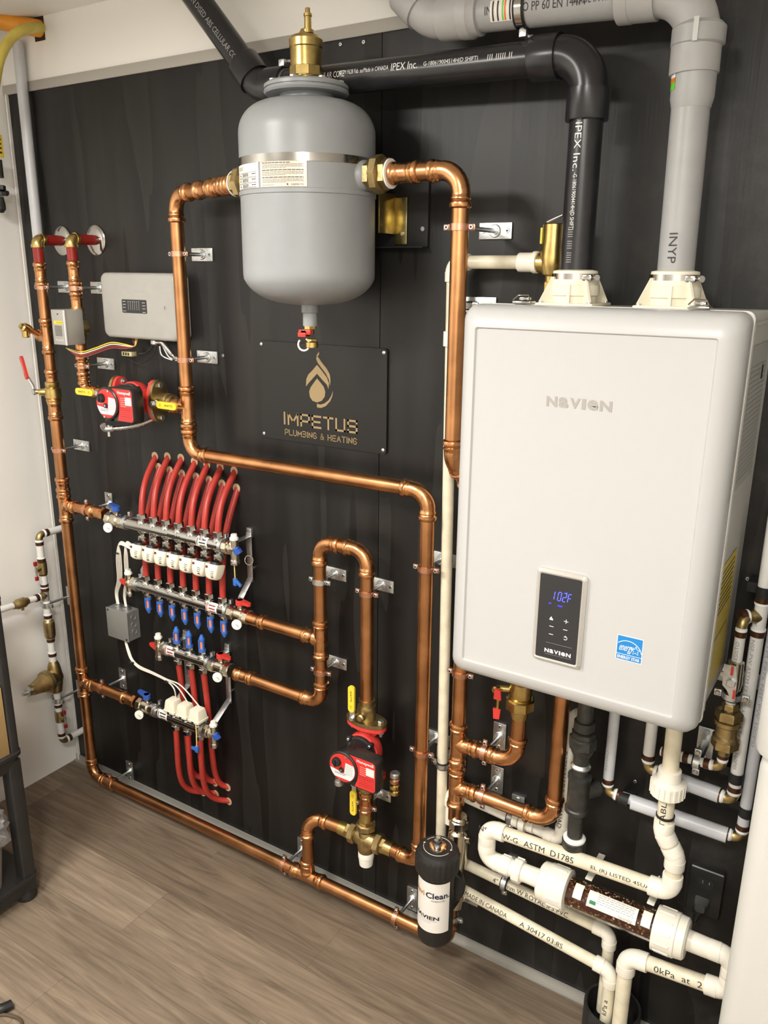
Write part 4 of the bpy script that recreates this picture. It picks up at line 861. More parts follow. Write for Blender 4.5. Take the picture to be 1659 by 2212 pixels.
def flange_valve(c, ax, label, hand_dir, hpos, txt='WATTS'):
    """isolation flange ball valve: c = face towards the pump, ax = away from the pump"""
    c = Vector(c); ax = Vector(ax); root = thing('flange_valve', label, 'isolation valve', c)
    dg = XA if abs(ax.z) > .5 else ZA; ot = ax.cross(dg).normalized(); dg = ot.cross(ax).normalized()
    mb = MB(); pl = []
    for i in range(32):
        t = 2*pi*i/32; pl.append((.059*math.copysign(abs(math.cos(t))**1.25, math.cos(t)), .034*math.copysign(abs(math.sin(t))**.8, math.sin(t))))
    mb.prism(pl, (c, dg, ot, ax), .010, BRONZE); mb.build('flange', root)
    mb = MB(); mb.lathe(c+ax*.009, ax, [(0, .024), (.004, .0235), (.030, .025), (.032, .0255), (.040, .024), (.042, .018)], BRONZE, 32); mb.hexn(c+ax*.044, ax, .0205, .006, BRONZE, 8); mb.lathe(c+ax*.048, ax, [(0, .0195), (.014, .0195), (.015, .022), (.018, .022), (.0185, .018)], BRONZE, 28); mb.lathe(c+ax*.024+OUT*.014, OUT, [(0, .012), (.018, .011), (.021, .008)], BRONZE, 20); mb.build('valve_body', root)
    for g in (-1, 1):
        mb = MB(); mb.hexn(c+dg*g*.045+ax*.010, ax, .0085, .007, ZINC); mb.hexn(c+dg*g*.045-ax*.022, ax, .0085, .007, ZINC); mb.cyl(c+dg*g*.045-ax*.03, ax, .0045, .04, ZINC, 10); mb.build('bolt', root)
    lever(root, c+ax*.024+OUT*.040+Vector(hpos), hand_dir, OUT, txt=txt)
    return root
zP = 1.424; xP = .586
pump('upper circulator pump, black with red label, lying across between two copper risers', V(xP, D1, zP), XA)
flange_valve(V(xP+.0785, D1, zP), XA, 'brass flange valve with yellow lever on the right of the upper pump', XA, (0, 0, 0))
flange_valve(V(xP-.0785, D1, zP), -XA, 'brass flange valve with yellow lever on the left of the upper pump', -XA, (-.010, -.004, .01))
zQ = .5535
pump('lower circulator pump, black with red label, standing upright in the copper line', V(XG, D2, zQ), ZA)
flange_valve(V(XG, D2, zQ+.0785), ZA, 'brass flange valve with upright yellow lever above the lower pump', ZA, (-.018, 0, .0))
flange_valve(V(XG, D2, zQ-.0785), -ZA, 'brass flange valve with yellow lever pointing down below the lower pump', -ZA, (-.02, .01, -.0))
# pump wiring
for (pp, lab, d0) in (([(222, 918), (228, 926), (245, 926), (270, 924), (300, 918), (330, 906), (360, 890), (385, 874)], 'armoured cable under the upper pump', .10),):
    s_ = spline([P(x, y, d0-.008*i) for i, (x, y) in enumerate(pp)], 16); t = thing('armoured_cable', lab, 'cable', s_[0])
    MB().tube(s_[30:], [.0058+.0012*(i % 2) for i in range(len(s_)-30)], STEEL, 12).build('sheath', t)
    mb = MB(); mb.tube(s_[:34], .0095, ZINC, 14); mb.cyl(s_[24]+ZA*.012, -ZA, .005, .034, ZINC, 12); mb.build('gland', t)
cx_ = V(XG-.034, D2+.08, zQ-.058); t = thing('cable_gland', 'zinc cable gland hanging under the lower pump at its left', 'cable gland', cx_)
mb = MB(); mb.lathe(cx_, -ZA, [(0, .010), (.010, .010), (.011, .012), (.022, .012), (.024, .009)], ZINC, 18); mb.build('gland_body', t)
cx_ = V(XG+.108, D2+.03, zQ-.02); t = thing('cable_gland', 'copper and zinc cable gland on the right side of the lower pump', 'cable gland', cx_)
mb = MB(); 
for i in range(4): mb.lathe(cx_-ZA*.017*i, -ZA, [(0, .010), (.003, .0135), (.012, .0135), (.015, .010)], (ZINC, CCLAMP, BRASS, BRASS)[i], 18)
mb.build('gland_body', t)

# ball valve with red lever on the leftmost riser
bv = thing('ball_valve', 'brass ball valve with red lever on the leftmost copper riser', 'valve', V(XA_, D1, 1.41))
mb = MB(); mb.lathe(V(XA_, D1, 1.372), ZA, [(0, .017), (.004, .021), (.014, .021), (.018, .0185), (.022, .024), (.050, .024), (.054, .0185), (.058, .021), (.068, .021), (.072, .017)], BRASS, 28); mb.lathe(V(XA_-.018, D1+.012, 1.41), Vector((-.6, -.8, 0)), [(0, .012), (.018, .010), (.022, .007)], BRASS, 18); mb.build('valve_body', bv)
b0 = PX(88, 852, .16); b0 = V(XA_-.042, D1+.035, 1.412); mb = MB(); dl = (P(70, 785, D1+.035)-P(88, 850, D1+.035)).normalized(); n_ = Vector((-.3, -1, 0)).normalized(); sdv = n_.cross(dl)
mb.tube([V(XA_-.012, D1+.010, 1.411), b0], .0075, BRASS, 14); mb.hexn(b0-n_*.004, n_, .010, .010, ZINC); mb.tube([b0, b0+dl*.02, b0+dl*.045+n_*.008], .005, ZINC, 10); hh_ = mb.build('handle', bv)
mb = MB(); c = b0+dl*.075+n_*.010; mb.prism(rrect(.036, .009, .008, 4), (c-n_*.003, dl, sdv, n_), .007, REDH); mb.text('WATTS', (c+n_*.0042, dl, sdv, n_), .006, INKW, w=.03); mb.build('grip', hh_)
# drain elbow stub off the leftmost riser
de = thing('drain_valve', 'small brass drain elbow sticking out left from the leftmost riser', 'drain valve', P(55, 712, .13))
A_ = V(XA_-.03, D1+.008, 1.579+.006); B_ = P(62, 712, .125); mb = MB(); mb.tube([A_, B_], .0085, COPPER, 16); mb.build('stub_pipe', de)
mb = MB(); dd = (B_-A_).normalized(); mb.lathe(B_-dd*.005, dd, [(0, .012), (.008, .014), (.024, .014), (.028, .009), (.034, .008)], BRASS, 20); mb.cyl(B_+dd*.012, -ZA, .011, .028, BRASS, 18, ch=.002); mb.build('valve_body', de)

# ================================================================== MIXING VALVE
mv = thing('mixing_valve', 'three-way brass mixing valve with white cap on its bottom', 'valve', V(XG, D2, zMx))
c = V(XG, D2, zMx+.004)
mb = MB(); mb.lathe(c-XA*.034, XA, [(0, .019), (.010, .023), (.034, .027), (.058, .023), (.068, .019)], BRONZE, 28); mb.lathe(c-ZA*.040, ZA, [(0, .022), (.010, .024), (.040, .027), (.066, .020)], BRONZE, 28); mb.text('M', front(c+OUT*.026), .016, BRASS, w=.016); mb.build('valve_body', mv)
for ax in (XA, -XA, ZA):
    mb = MB(); mb.hexn(c+ax*.032, ax, .0285, .020, BRONZE, 8); mb.hexn(c+ax*.051, ax, .0215, .014, BRONZE); mb.lathe(c+ax*.063, ax, [(0, .0205), (.010, .0205), (.024, .0200), (.025, .018)], BRASS, 24); mb.build('union_nut', mv)
mb = MB(); mb.lathe(c-ZA*.038, -ZA, [(0, .021), (.004, .0225), (.020, .0225), (.022, .021), (.026, .021), (.046, .019), (.050, .014)], WPLAS, 28); mb.build('cap', mv)

# ================================================================== MANIFOLDS
def manifold(label, x0, x1, z, d, ports, tube_up, acc, vside, col, handle, stick, tag, gauge=True, rnut=.0145):
    root = thing('manifold', label, 'manifold', V((x0+x1)/2, 0, z)); R = .0175; ux = ZA if tube_up else -ZA
    mb = MB(); mb.tube([V(x0, d, z), V(x1, d, z)], R, STEEL, 30)
    for x in ports: mb.lathe(V(x, d, z), ux, [(.010, .017), (.017, .015), (.021, .011)], STEEL, 22); mb.lathe(V(x, d, z), -ux, [(.010, .017), (.017, .015), (.021, .011)], STEEL, 22)
    if tag: mb.text(tag, (V((x0*.45+x1*.55), d, z)+OUT*R+ZA*0, -XA, -ZA, OUT), .010, INKB, w=.055, cyl=R, bold=.02)
    mb.build('manifold_bar', root)
    for x in ports:
        p = V(x, d, z)+ux*.018; mb = MB(); mb.cyl(p, ux, .010, .008, STEEL, 18); mb.hexn(p+ux*.006, ux, rnut, .016, NICKEL if False else STEEL); mb.build('port_nut', root)
    a, b = (x0, x1) if vside < 0 else (x1, x0); s_ = XA*vside; e = V(a, d, z)
    for q, sg_ in ((V(x0, d, z), -1), (V(x1, d, z), 1)):
        mb = MB(); mb.band(q-XA*sg_*.006, XA, R+.0005, .010, .004, ZINC, 30); mb.box(q-XA*sg_*.006+Vector((0, .013, R+.008)), (.010, .012, .014), ZINC, ch=.001)
        mb.build('bracket_ring', root)
    # main valve end
    mb = MB(); mb.hexn(e, s_, .022, .020, NICKEL, 8); mb.lathe(e+s_*.020, s_, [(0, .0165), (.006, .017), (.010, .021), (.034, .021), (.038, .017), (.044, .017)], NICKEL, 26); mb.hexn(e+s_*.058, s_, .0225, .022, NICKEL, 8); mb.cyl(e+s_*.040+ZA*.014, ZA, .008, .014, NICKEL, 14); mb.build('valve_body', root)
    hb = e+s_*.040+ZA*.028; hm = BLUE if col == 'b' else REDH; hd = Vector(handle).normalized(); hn = ZA.cross(hd)
    mb = MB(); mb.lathe(hb, ZA, [(0, .010), (.003, .0125), (.016, .012), (.018, .009)], hm, 18); mb.prism([(-.008, -.0095), (.014, -.009), (.042, -.006), (.045, 0), (.042, .006), (.014, .009), (-.008, .0095)], (hb+ZA*.009, hd, hn, ZA), .009, hm); mb.build('handle', root)
    gc = e+s_*.050+Vector((0, -.026, -.018)); gn = Vector((.35, -1, .1)).normalized()
    mb = MB(); mb.lathe(gc, gn, [(-.014, .005), (-.002, .006), (0, .0145), (.005, .0148), (.0055, .013)], WPLAS, 26); mb.flat([(-.009, .004), (.009, -.0045), (.0085, -.0025), (-.008, .0052)], (gc+gn*.0052, XA, ZA, gn), INKB, .0008); mb.build('thermometer', root)
    # small tap end
    e = V(b, d, z); s_ = -s_
    mb = MB(); mb.hexn(e, s_, .021, .018, NICKEL, 8); mb.lathe(e+s_*.018, s_, [(0, .015), (.004, .019), (.008, .019), (.012, .014), (.022, .012)], NICKEL, 22)
    k = e+s_*.036; mb.cyl(k-ZA*.032, ZA, .0115, .060, NICKEL, 20); mb.lathe(k-ZA*.046, ZA, [(0, .0125), (.012, .0135), (.016, .0115)], STEEL, 20); mb.build('end_valve', root)
    MB().lathe(k+ZA*.026, ZA, [(0, .0125), (.006, .0125), (.010, .009), (.016, .0085)], WPLAS, 8).build('air_vent_cap', root)
    mb = MB(); mb.cyl(k, s_, .008, .016, hm, 14); t0 = k+s_*.014; mb.prism([(-.010, -.008), (.014, -.004), (.018, .004), (.012, .008), (-.006, .011)], (t0-ZA*.002+OUT*.003, (s_+ZA*.25).normalized(), (s_+ZA*.25).normalized().cross(OUT), OUT), .009, hm); mb.build('tap', root)
    # sticker
    mb = MB(); mb.patch(V(stick, d, z), XA, R, -1.2, .9, 0, .042, TAPE, OUT, e=.0005)
    for i in range(3): mb.patch(V(stick, d, z), XA, R, -.7+.5*i, -.5+.5*i, .010+.002*i, .036, INKB if col == 'b' else mat('dark_red_ink', (.25, .02, .02)), OUT, e=.001)
    mb.patch(V(stick, d, z), XA, R, -.8, .3, .003, .006, INKB if col == 'b' else REDL, OUT, e=.001); mb.build('sticker', root)
    if acc == 'meter':
        for x in ports:
            p = V(x, d, z)-ux*.018; mb = MB(); mb.cyl(p, -ux, .0085, .008, STEEL, 16); mb.hexn(p-ux*.006, -ux, .0125, .008, STEEL); h = mb.build('meter_seat', root)
            q = p-ux*.014; mb = MB(); mb.lathe(q, -ux, [(0, .011), (.008, .011), (.009, .0085)], BLUEM, 18); mb.lathe(q-ux*.035, -ux, [(0, .009), (.002, .0095), (.008, .009), (.014, .0055), (.019, .004)], BLUEM, 18)
            for kk in range(3):
                an = -pi/2+.9+kk*2*pi/3+.35; mb.box(q-ux*.022+Vector((math.cos(an)*.0082, math.sin(an)*.0082, 0)), (.0042, .0042, .030), BLUEM)
            mb.build('flow_meter', root); MB().cyl(q-ux*.006, -ux, .0060, .030, ORANGE, 14).build('flow_scale', root)
    elif acc == 'collar':
        for x in ports:
            p = V(x, d, z)-ux*.018; mb = MB(); mb.cyl(p, -ux, .009, .010, STEEL, 16); mb.lathe(p-ux*.008, -ux, [(0, .0125), (.004, .016), (.014, .0165), (.018, .015)], STEEL, 24)
            mb.build('valve_collar', root)
    return root
P1 = [.5645+.0509*i for i in range(7)]; P2 = [.536+.0528*i for i in range(7)]; P3 = [.652+.0530*i for i in range(3)]; P4 = [.647+.0520*i for i in range(3)]
D3 = .066
zA1, zA2, zA3, zA4 = 1.040, .832, .642, .4235
manifold('uppermost steel manifold bar with blue taps and seven port nuts on top', .492, .893, zA1, .090, P1, True, 'collar', -1, 'b', (-.9, .3, 0), .800, 'Watts')
manifold('second steel manifold bar from the top, with seven blue flow meters hanging below', .490, .878, zA2, D3, P2, True, 'meter', 1, 'r', (1, -.15, 0), .800, None)
manifold('short steel manifold bar with three blue flow meters standing on top', .605, .792, zA3, D3, P3, False, 'meter', 1, 'r', (1, -.15, 0), .612, None)
manifold('lowest steel manifold bar under three square cream heads', .562, .775, zA4, .090, P4, False, 'none', -1, 'b', (-1, .15, 0), .585, None)
ordn = ['first', 'second', 'third', 'fourth', 'fifth', 'sixth', 'seventh']
# round-bottomed actuator heads under the upper manifold
for i, x in enumerate(P1):
    dn = Vector((0, -.30, -1)).normalized(); p = V(x, .090, zA1)+Vector((0, -.014, -.047)); fwd = Vector((0, -1, .30)).normalized()
    root = thing('zone_actuator', f'white actuator head under the upper manifold, {ordn[i]} of seven from the left' if i not in (0, 6) else ('leftmost of the seven white actuator heads under the upper manifold' if i == 0 else 'rightmost of the seven white actuator heads under the upper manifold, its print fully visible'), 'actuator', p, 'white actuator heads on the upper manifold')
    mb = MB(); mb.lathe(p, dn, [(0, .015), (.008, .0165), (.009, .019)], BLACKP, 24); mb.build('adapter_ring', root)
    mb = MB(); R_ = []
    for t, hx, hy, r_ in ((.006, .0215, .019, .006), (.009, .0225, .020, .007), (.030, .0215, .019, .008), (.044, .019, .016, .009), (.049, .014, .011, .009)): R_.append([p+dn*t+XA*a+fwd*b for a, b in rrect(hx, hy, r_, 4)])
    mb.rings(R_, CREAM); mb.build('housing', root, 50)
    q = p+dn*.027+fwd*.0202; mb = MB(); mb.box(q-XA*.013-dn*.012, (.0075, .0012, .0065), mat('brown_window', (.10, .02, .015), .3), (XA, fwd, dn)); 
    fr_ = (q+XA*.010+fwd*.0003, XA, -dn, fwd)
    for j in range(3): dashes(mb, fr_, -.005, .006, .002-j*.005, .0016, INKB)
    mb.box(q+XA*.012+dn*.013, (.008, .0008, .003), INKB, (XA, fwd, dn)); mb.build('printing', root)
for i, x in enumerate(P4):
    root = thing('zone_actuator', ('left', 'middle', 'right')[i]+' one of the three square cream actuator heads on the lowest manifold', 'actuator', V(x, .09, zA4+.02), 'square cream actuator heads on the lowest manifold')
    p = V(x, .094, zA4+.016); mb = MB(); mb.cyl(p, ZA, .014, .014, BLACKP, 20); mb.build('adapter_ring', root)
    mb = MB(); mb.rings([[p+ZA*t+XA*a+OUT*b for a, b in rrect(h_, h_, .004, 3)] for t, h_ in ((.012, .0225), (.014, .0235), (.020, .0235), (.021, .0215), (.046, .0185), (.052, .0165), (.053, .014))], CREAM); mb.build('housing', root)
    mb = MB(); mb.box(p+ZA*.014+OUT*.0237, (.009, .001, .008), INKB); mb.build('notch', root)
# red tubes
tubelab = 'red heating tube from the {} manifold curving {} into the board, {} from the left'
def rtube(p0, dir0, hole, lab, grp, l0=.10, l1=.05, hd=Vector((0, 1, .4)), r=.0093):
    h = Vector(hole); hd = hd.normalized(); root = thing('heating_tube', lab, 'tube', h, grp)
    MB().tube(bez(p0, Vector(p0)+Vector(dir0)*l0, h-hd*l1, h+Vector((0, .006, 0)), 20), r, RED, 16).build('tube', root)
    MB().lathe(h+Vector((0, 0, .001)), OUT, [(-.001, r*1.45), (.0012, r*1.42), (.0014, r*.9)], WOOD, 22).build('hole_edge', root)
h1 = [P(x, y, 0) for x, y in ((335, 986), (362, 987), (391, 990), (420, 998), (447, 1004), (476, 1009), (506, 1018))]
h2 = [P(x, y, 0) for x, y in ((343, 1010), (367, 1017), (393, 1024), (424, 1031), (452, 1038), (480, 1046), (511, 1055))]
for i in range(7):
    rtube(V(P1[i], .090, zA1+.036), Vector((.0, .10, 1)), h1[i], 'longer front red tube curving up into the board, '+ordn[i]+' of seven from the left', 'front row of red tubes above the upper manifold', .07, .075, Vector((.0, .75, .9)))
    rtube(V(P2[i], D3, zA2+.036), Vector((0, .012, 1)), h2[i], 'rear red tube rising behind the upper manifold bar, '+ordn[i]+' of seven from the left', 'rear row of red tubes behind the upper manifold', .16, .10, Vector((.0, .5, 1)))
hl_ = [(.634, .100), (.694, .118), (.750, .112)]; hu_ = [(.634, .155), (.692, .160), (.748, .164)]
for i in range(3):
    rtube(V(P3[i], D3, zA3-.036), Vector((0, .09, -1)), V(hu_[i][0]+.02, 0, hu_[i][1]), 'rear red tube dropping behind the lowest manifold, '+('left', 'middle', 'right')[i]+' of three', 'red tubes from the three-port manifold', .33, .06, Vector((.9, .7, -.25)))
    rtube(V(P4[i], .090, zA4-.036), Vector((0, 0, -1)), V(hl_[i][0]+.02, 0, hl_[i][1]), 'front red tube under the lowest manifold bending into the board, '+('left', 'middle', 'right')[i]+' of three', 'red tubes under the lowest manifold', .17, .09, Vector((.9, .75, -.15)))
# brackets holding the manifolds
def mbracket(x, zt_, zb2, dt, db, label, zk):
    root = thing('manifold_bracket', label, 'bracket', V(x, 0, (zt_+zb2)/2))
    mb = MB(); mb.box(V(x, .012, (zt_+zk)/2), (.020, .003, abs(zt_-zk)+.02), GREYB if False else ZINC, ch=.0008); mb.cyl(V(x+.004, 0, zk+.03), OUT, .004, .014, ZINC, 10)
    mb.box(V(x, .006, zt_+.01), (.018, .012, .028), ZINC, ch=.0008)
    def bar(a, b): 
        a = Vector(a); b = Vector(b); v = (b-a); L = v.length; v.normalize(); n = XA.cross(v); mb.box((a+b)/2, (.020, .003, L), ZINC, (XA, n, v), ch=.0005)
    bar(V(x, .012, zk), V(x, .012+(db-.012)*.9, zk-.045)); bar(V(x, .012+(db-.012)*.9, zk-.045), V(x, .012+(db-.012)*.9, zb2)); bar(V(x, .012, zt_), V(x, dt-.018, zt_-.0)); mb.build('strap', root)
mbracket(.893+.020, 1.052, .852, .09, .060, 'steel strap bracket at right end of the two upper manifolds', .925)
mbracket(.510, 1.052, .852, .09, .060, 'steel strap bracket behind the left red tubes of the two upper manifolds', .925)
mbracket(.806, .665, .440, .06, .088, 'steel strap bracket at right end of the two lower manifolds', .500)
mbracket(.630, .665, .440, .06, .088, 'steel strap bracket behind the left red tube of the two lower manifolds', .500)
# blue keys hanging on yellow cords
for a_, b_, lab in (((502, 1190, .10), (508, 1250, .085), 'blue plastic key hanging on a yellow cord from the upper manifold'), ((422, 1560, .115), (425, 1612, .115), 'blue plastic key hanging on a yellow cord from the lowest manifold')):
    A_ = P(*a_); B_ = P(*b_); root = thing('vent_key', lab, 'key', B_)
    MB().tube(spline([A_, A_.lerp(B_, .4)+XA*.002, B_]), .0018, mat('yellow_cord', (.70, .52, .20), .6), 8).build('cord', root)
    mb = MB(); mb.box(B_-ZA*.010, (.012, .009, .022), BLUEM, ch=.002); mb.box(B_-ZA*.012+XA*(.012 if a_[0] > 480 else -.012), (.022, .006, .009), BLUEM, (Vector((.8, 0, -.6)) if a_[0] > 480 else XA, YA, Vector((.6, 0, .8)) if a_[0] > 480 else ZA), ch=.001); mb.build('key', root)
ring_p = P(538, 1210, .07); single(MB().ring(ring_p, Vector((.2, -1, .2)), .013, .0014, STEEL, 24, 6), 'split_ring', 'thin steel ring hanging at right end of upper manifold', 'ring')
# junction box and cables
jb = thing('junction_box', 'square grey steel junction box left of the manifolds', 'junction box', V(.36, 0, .655))
jx0, jx1, jz0, jz1 = .311, .412, .605, .709
mb = MB(); mb.box(V((jx0+jx1)/2, .025, (jz0+jz1)/2), (jx1-jx0-.004, .048, jz1-jz0-.004), GREYB); 
for z in (.635, .660, .685): mb.ring(V(jx1-.001, .026, z), XA, .0095, .0010, GREYB, 20, 4)
mb.build('box_body', jb)
mb = MB(); mb.box(V((jx0+jx1)/2, .0505, (jz0+jz1)/2), (jx1-jx0, .003, jz1-jz0), mat('grey_cover', (.27, .265, .25), .4, .3), ch=.0012)
for x, z in ((jx0+.010, jz1-.008), (jx1-.010, jz0+.008)): mb.cyl(V(x, .052, z), OUT, .0032, .0014, BLACKM, 12)
mb.build('cover', jb)
for x in (.345, .385): MB().lathe(V(x, .028, jz1-.002), ZA, [(0, .012), (.006, .012), (.008, .009), (.014, .009)], ZINC, 14).build('cable_gland', jb)
CAB = mat('white_cable', (.80, .77, .68), .5)
for i in range(7):
    L = i < 4; gx_ = .345 if L else .385; o = (i if L else i-4)
    p = [V(P1[0]-.012+.004*i, .118, .965), P(262-o*1 if L else 275-o*1, 1170+o*2, .10), P(252+o*3 if L else 269+o*3, 1200, .085), P(254+o*3 if L else 271+o*3, 1250, .06), V(gx_-.006+.004*o, .03, jz1+.05), V(gx_-.004+.003*o, .028, jz1+.006)]
    single(MB().tube(spline(p), .0021, CAB, 8), 'actuator_cable', ('white cable in the left bundle of four down to the junction box' if L else 'white cable in the right bundle of three down to the junction box'), 'cable', 'left cable bundle' if L else 'right cable bundle')
for i in range(3):
    p = [V(.362+.002*i, .03, jz0), P(275+i*2, 1405, .04), P(283+i*2, 1425, .045), P(300+i, 1443-i*2, .05), P(330, 1456-i*2, .06), P(360, 1471-i*2, .075), P(376+i*8, 1488-i*3, .095), V(P4[i], .082, zA4+.066)]
    single(MB().tube(spline(p), .0021, CAB, 8), 'actuator_cable', 'white cable from the junction box to the '+('left', 'middle', 'right')[i]+' square cream head', 'cable', 'cables to the lower heads')
for (x, y, d_), lab in (((256, 1194, .085), 'black cable tie round the cables left of the actuator heads'), ((284, 1430, .048), 'black cable tie below the junction box'), ((362, 1472, .078), 'black cable tie on the cables near the square cream heads')):
    w = P(x, y, d_); mb = MB(); mb.tube([w-ZA*.002, w+ZA*.002], .0085, BLACKP, 14); mb.box(w+XA*.010, (.007, .006, .005), BLACKP, ch=.001); single(mb, 'cable_tie', lab, 'cable tie')

# ================================================================== BLACK FILTER
fx, fd = 1.645, .200; FZ = .038
fl = thing('magnetic_filter', 'black cylindrical filter with white wrap label reading NaviClean at the foot of the boiler pipe', 'filter', V(fx, fd, .155+FZ))
NB = mat('filter_black', (.015, .014, .013), .5, var=.2, vscale=80)
mb = MB(); mb.lathe(V(fx, fd, .150+FZ), ZA, [(0, .034), (.004, .040), (.012, .0435), (.190, .0435), (.195, .0445), (.212, .0445)], NB, 48); mb.build('canister', fl)
mb = MB(); R_ = []
for t, rr_, kn in ((.0, .0455, 0), (.004, .0515, 0), (.010, .0525, 1), (.046, .0525, 1), (.052, .0515, 0), (.060, .0475, 0), (.064, .040, 0), (.0645, .030, 0)):
    R_.append([V(fx, fd, .350+FZ+t)+Vector((math.cos(a), math.sin(a), 0))*(rr_+(kn*.0016 if j % 4 < 2 else 0)) for j, a in ((j, 2*pi*j/96) for j in range(96))])
mb.rings(R_, NB); mb.build('screw_cap', fl)
mb = MB(); ct = V(fx, fd, .4148+FZ)
for a0, a1 in ((.25, 2.9), (3.4, 6.05)): mb.ring(ct+ZA*.0004, ZA, .034, .0006, INKW, 30, 4, a0, a1)
for a in (.2, 3.35): mb.add([ct+Vector((math.cos(a+g)*q, math.sin(a+g)*q, .0012)) for g, q in ((0, .031), (0, .037), (-.16, .034))], [(0, 1, 2)], INKW)
mb.build('arrow_marks', fl)
mb = MB(); mb.lathe(ct-ZA*.002, ZA, [(0, .0225), (.003, .0225), (.004, .019), (.005, .009), (.014, .0085), (.015, .0105), (.024, .0105), (.027, .006), (.029, .0055)], STEEL, 28); mb.build('bleed_screw', fl)
mb = MB(); fR = .0437
def fN(a): return Vector((math.sin(rd(a)), -math.cos(rd(a)), 0))
mb.patch(V(fx, fd, 0), ZA, fR, rd(-110), rd(74), .200+FZ, .342+FZ, TAPE, OUT, n=40)
def ftext(t, a, z, h, w, m, bold=.015): N = fN(a); mb.text(t, (V(fx, fd, z+FZ)+N*fR, Vector((-N.y, N.x, 0)), ZA, N), h, m, w=w, bold=bold, e=.0013, cyl=('y', fR))
ftext('Navi', -37, .309, .0165, .038, mat('label_orange', (.50, .20, .04), .5)); ftext('Clean.', 33, .308, .0165, .060, mat('label_navy', (.015, .02, .05), .5), .025); ftext('POWERED BY ADEY', 35, .2935, .003, .034, INKB)
N = fN(-10); x_ = 0
ftext('NAVIEN', -8, .243, .0105, .072, INKB, .03); 
for z_ in (.234, .2285): mb.patch(V(fx, fd, 0), ZA, fR, rd(-30), rd(32 if z_ > .23 else 12), z_+FZ, z_+FZ+.0008, INKG, OUT, e=.0013)
mb.build('wrap_label', fl)
fv = thing('filter_valve', 'nickel-plated valve body joining the copper pipe to the black filter', 'valve', V(HX+.01, .09, .33))
hxp = V(HX+.012, .086, 0)
mb = MB(); mb.lathe(hxp+ZA*.468, -ZA, [(0, .019), (.004, .0225), (.008, .0225)], NICKEL, 24); mb.hexn(hxp+ZA*.460, -ZA, .026, .026, NICKEL, 8); mb.lathe(hxp+ZA*.434, -ZA, [(0, .018), (.006, .018), (.012, .025), (.05, .028), (.09, .026), (.115, .020), (.16, .022), (.20, .026), (.225, .022), (.240, .019)], NICKEL, 28)
mb.tube([hxp+ZA*.37, V(fx-.002, fd-.03, .365)], .020, NICKEL, 20); mb.tube([hxp+ZA*.235, V(fx, fd-.035, .235)], .020, NICKEL, 20); mb.cyl(hxp+ZA*.405+XA*.012, Vector((.8, -.2, .3)), .009, .030, NICKEL, 14); mb.hexn(hxp+ZA*.24+XA*.02, Vector((.9, -.4, -.2)), .013, .016, NICKEL); mb.build('valve_body', fv)
MB().lathe(V(HX+.012, .145, .32), Vector((.35, -1, 0)), [(0, .046), (.012, .050), (.026, .050), (.030, .046)], NB, 32).build('filter_ring', fv)

# ================================================================== WHITE PVC
rv = .0135
relief = run('pvc_pipe', 'long cream PVC pipe running down left of the boiler, then right to the floor drain', 'PVC pipe',
    [V(1.745, .060, 1.797), V(1.561, .056, 1.797), V(1.576, .050, .306), V(2.036, .062, .288), V(2.036, .062, .06)], rv, PVCP, PVC, 'pvc', R=.022, hubL=.018, tees=[], coups=[],
    texts=[(2, .26, '4" 20mm W ROYAL IPS PVC', .012, (0, -1, .35), INKB, .20)])
mb = MB(); mb.lathe(V(1.715, .060, 1.797), XA, [(-.004, .015), (0, .019), (.030, .019), (.031, .0215), (.040, .0215), (.042, .015)], PVC, 26); mb.build('male_adapter', relief)
mb = MB(); mb.lathe(V(1.563, .056, 1.62), ZA, [(0, .014), (.001, .018), (.032, .018), (.033, .014)], PVC, 24); mb.build('coupling', relief)
dr2_ = run('pvc_pipe', 'lower cream drain pipe sloping from black filter to floor drain, printed MADE IN CANADA', 'PVC pipe', [V(1.655, .108, .275), V(2.058, .108, .229), V(2.058, .108, .055)], rv*1.05, PVCP, PVC, 'pvc', R=.024, hubL=.018,
    texts=[(0, .075, '785 MADE IN CANADA', .011, (0, -1, .5), INKB, .14), (0, .235, 'A 30417 03:8S', .011, (0, -1, .5), INKB, .11), (1, .095, 'kPa a', .011, (-.2, -1, 0), INKB, .045, -1)])
wp = run('pvc_pipe', 'white PVC pipe behind the copper branches turning up beside the black iron pipe', 'PVC pipe', [V(1.596, .042, .40), V(1.596, .042, .497), V(1.896, .046, .476), V(1.896, .046, .80), V(1.925, .046, .83)], rv, PVC, PVC, 'pvc', R=.022, hubL=.018,
    texts=[(2, .13, 'D1785 MADE IN CANADA A', .011, (-.3, -1, 0), INKB, .24, -1)])
mb = MB()
for o_ in (.175, .195, .215): mb.lathe(V(1.596+o_, .045, .486), XA, [(0, .016), (.001, .019 if o_ != .195 else .024), (.015, .019 if o_ != .195 else .024), (.016, .016)], PVC, 20)
mb.build('union', wp)
rc = .0167
cond = run('pvc_pipe', 'thick PVC drain pipe running left above the clear neutralizer, printed ASTM D1785', 'PVC pipe',
    [V(2.132, .12, .995), V(2.136, .12, .650), V(2.166, .12, .600), V(2.166, .12, .510), V(1.737, .12, .494), V(1.737, .12, .407), V(1.800, .12, .407)], rc, PVCP, PVC, 'pvc', R=.026, hubL=.020, fk=1.22,
    texts=[(3, .395, 'NSF*  PW-G', .013, (0, -1, .25), INKB, .10, -1), (3, .27, 'ASTM  D1785', .014, (0, -1, .25), INKB, .12, -1), (3, .105, 'EL (R) LISTED 45UA', .010, (0, -1, .25), INKB, .13, -1), (0, .27, 'TABLE  33', .011, (-.1, -1, 0), INKB, .11, -1)])
mb = MB(); q = V(2.134, .12, .757)
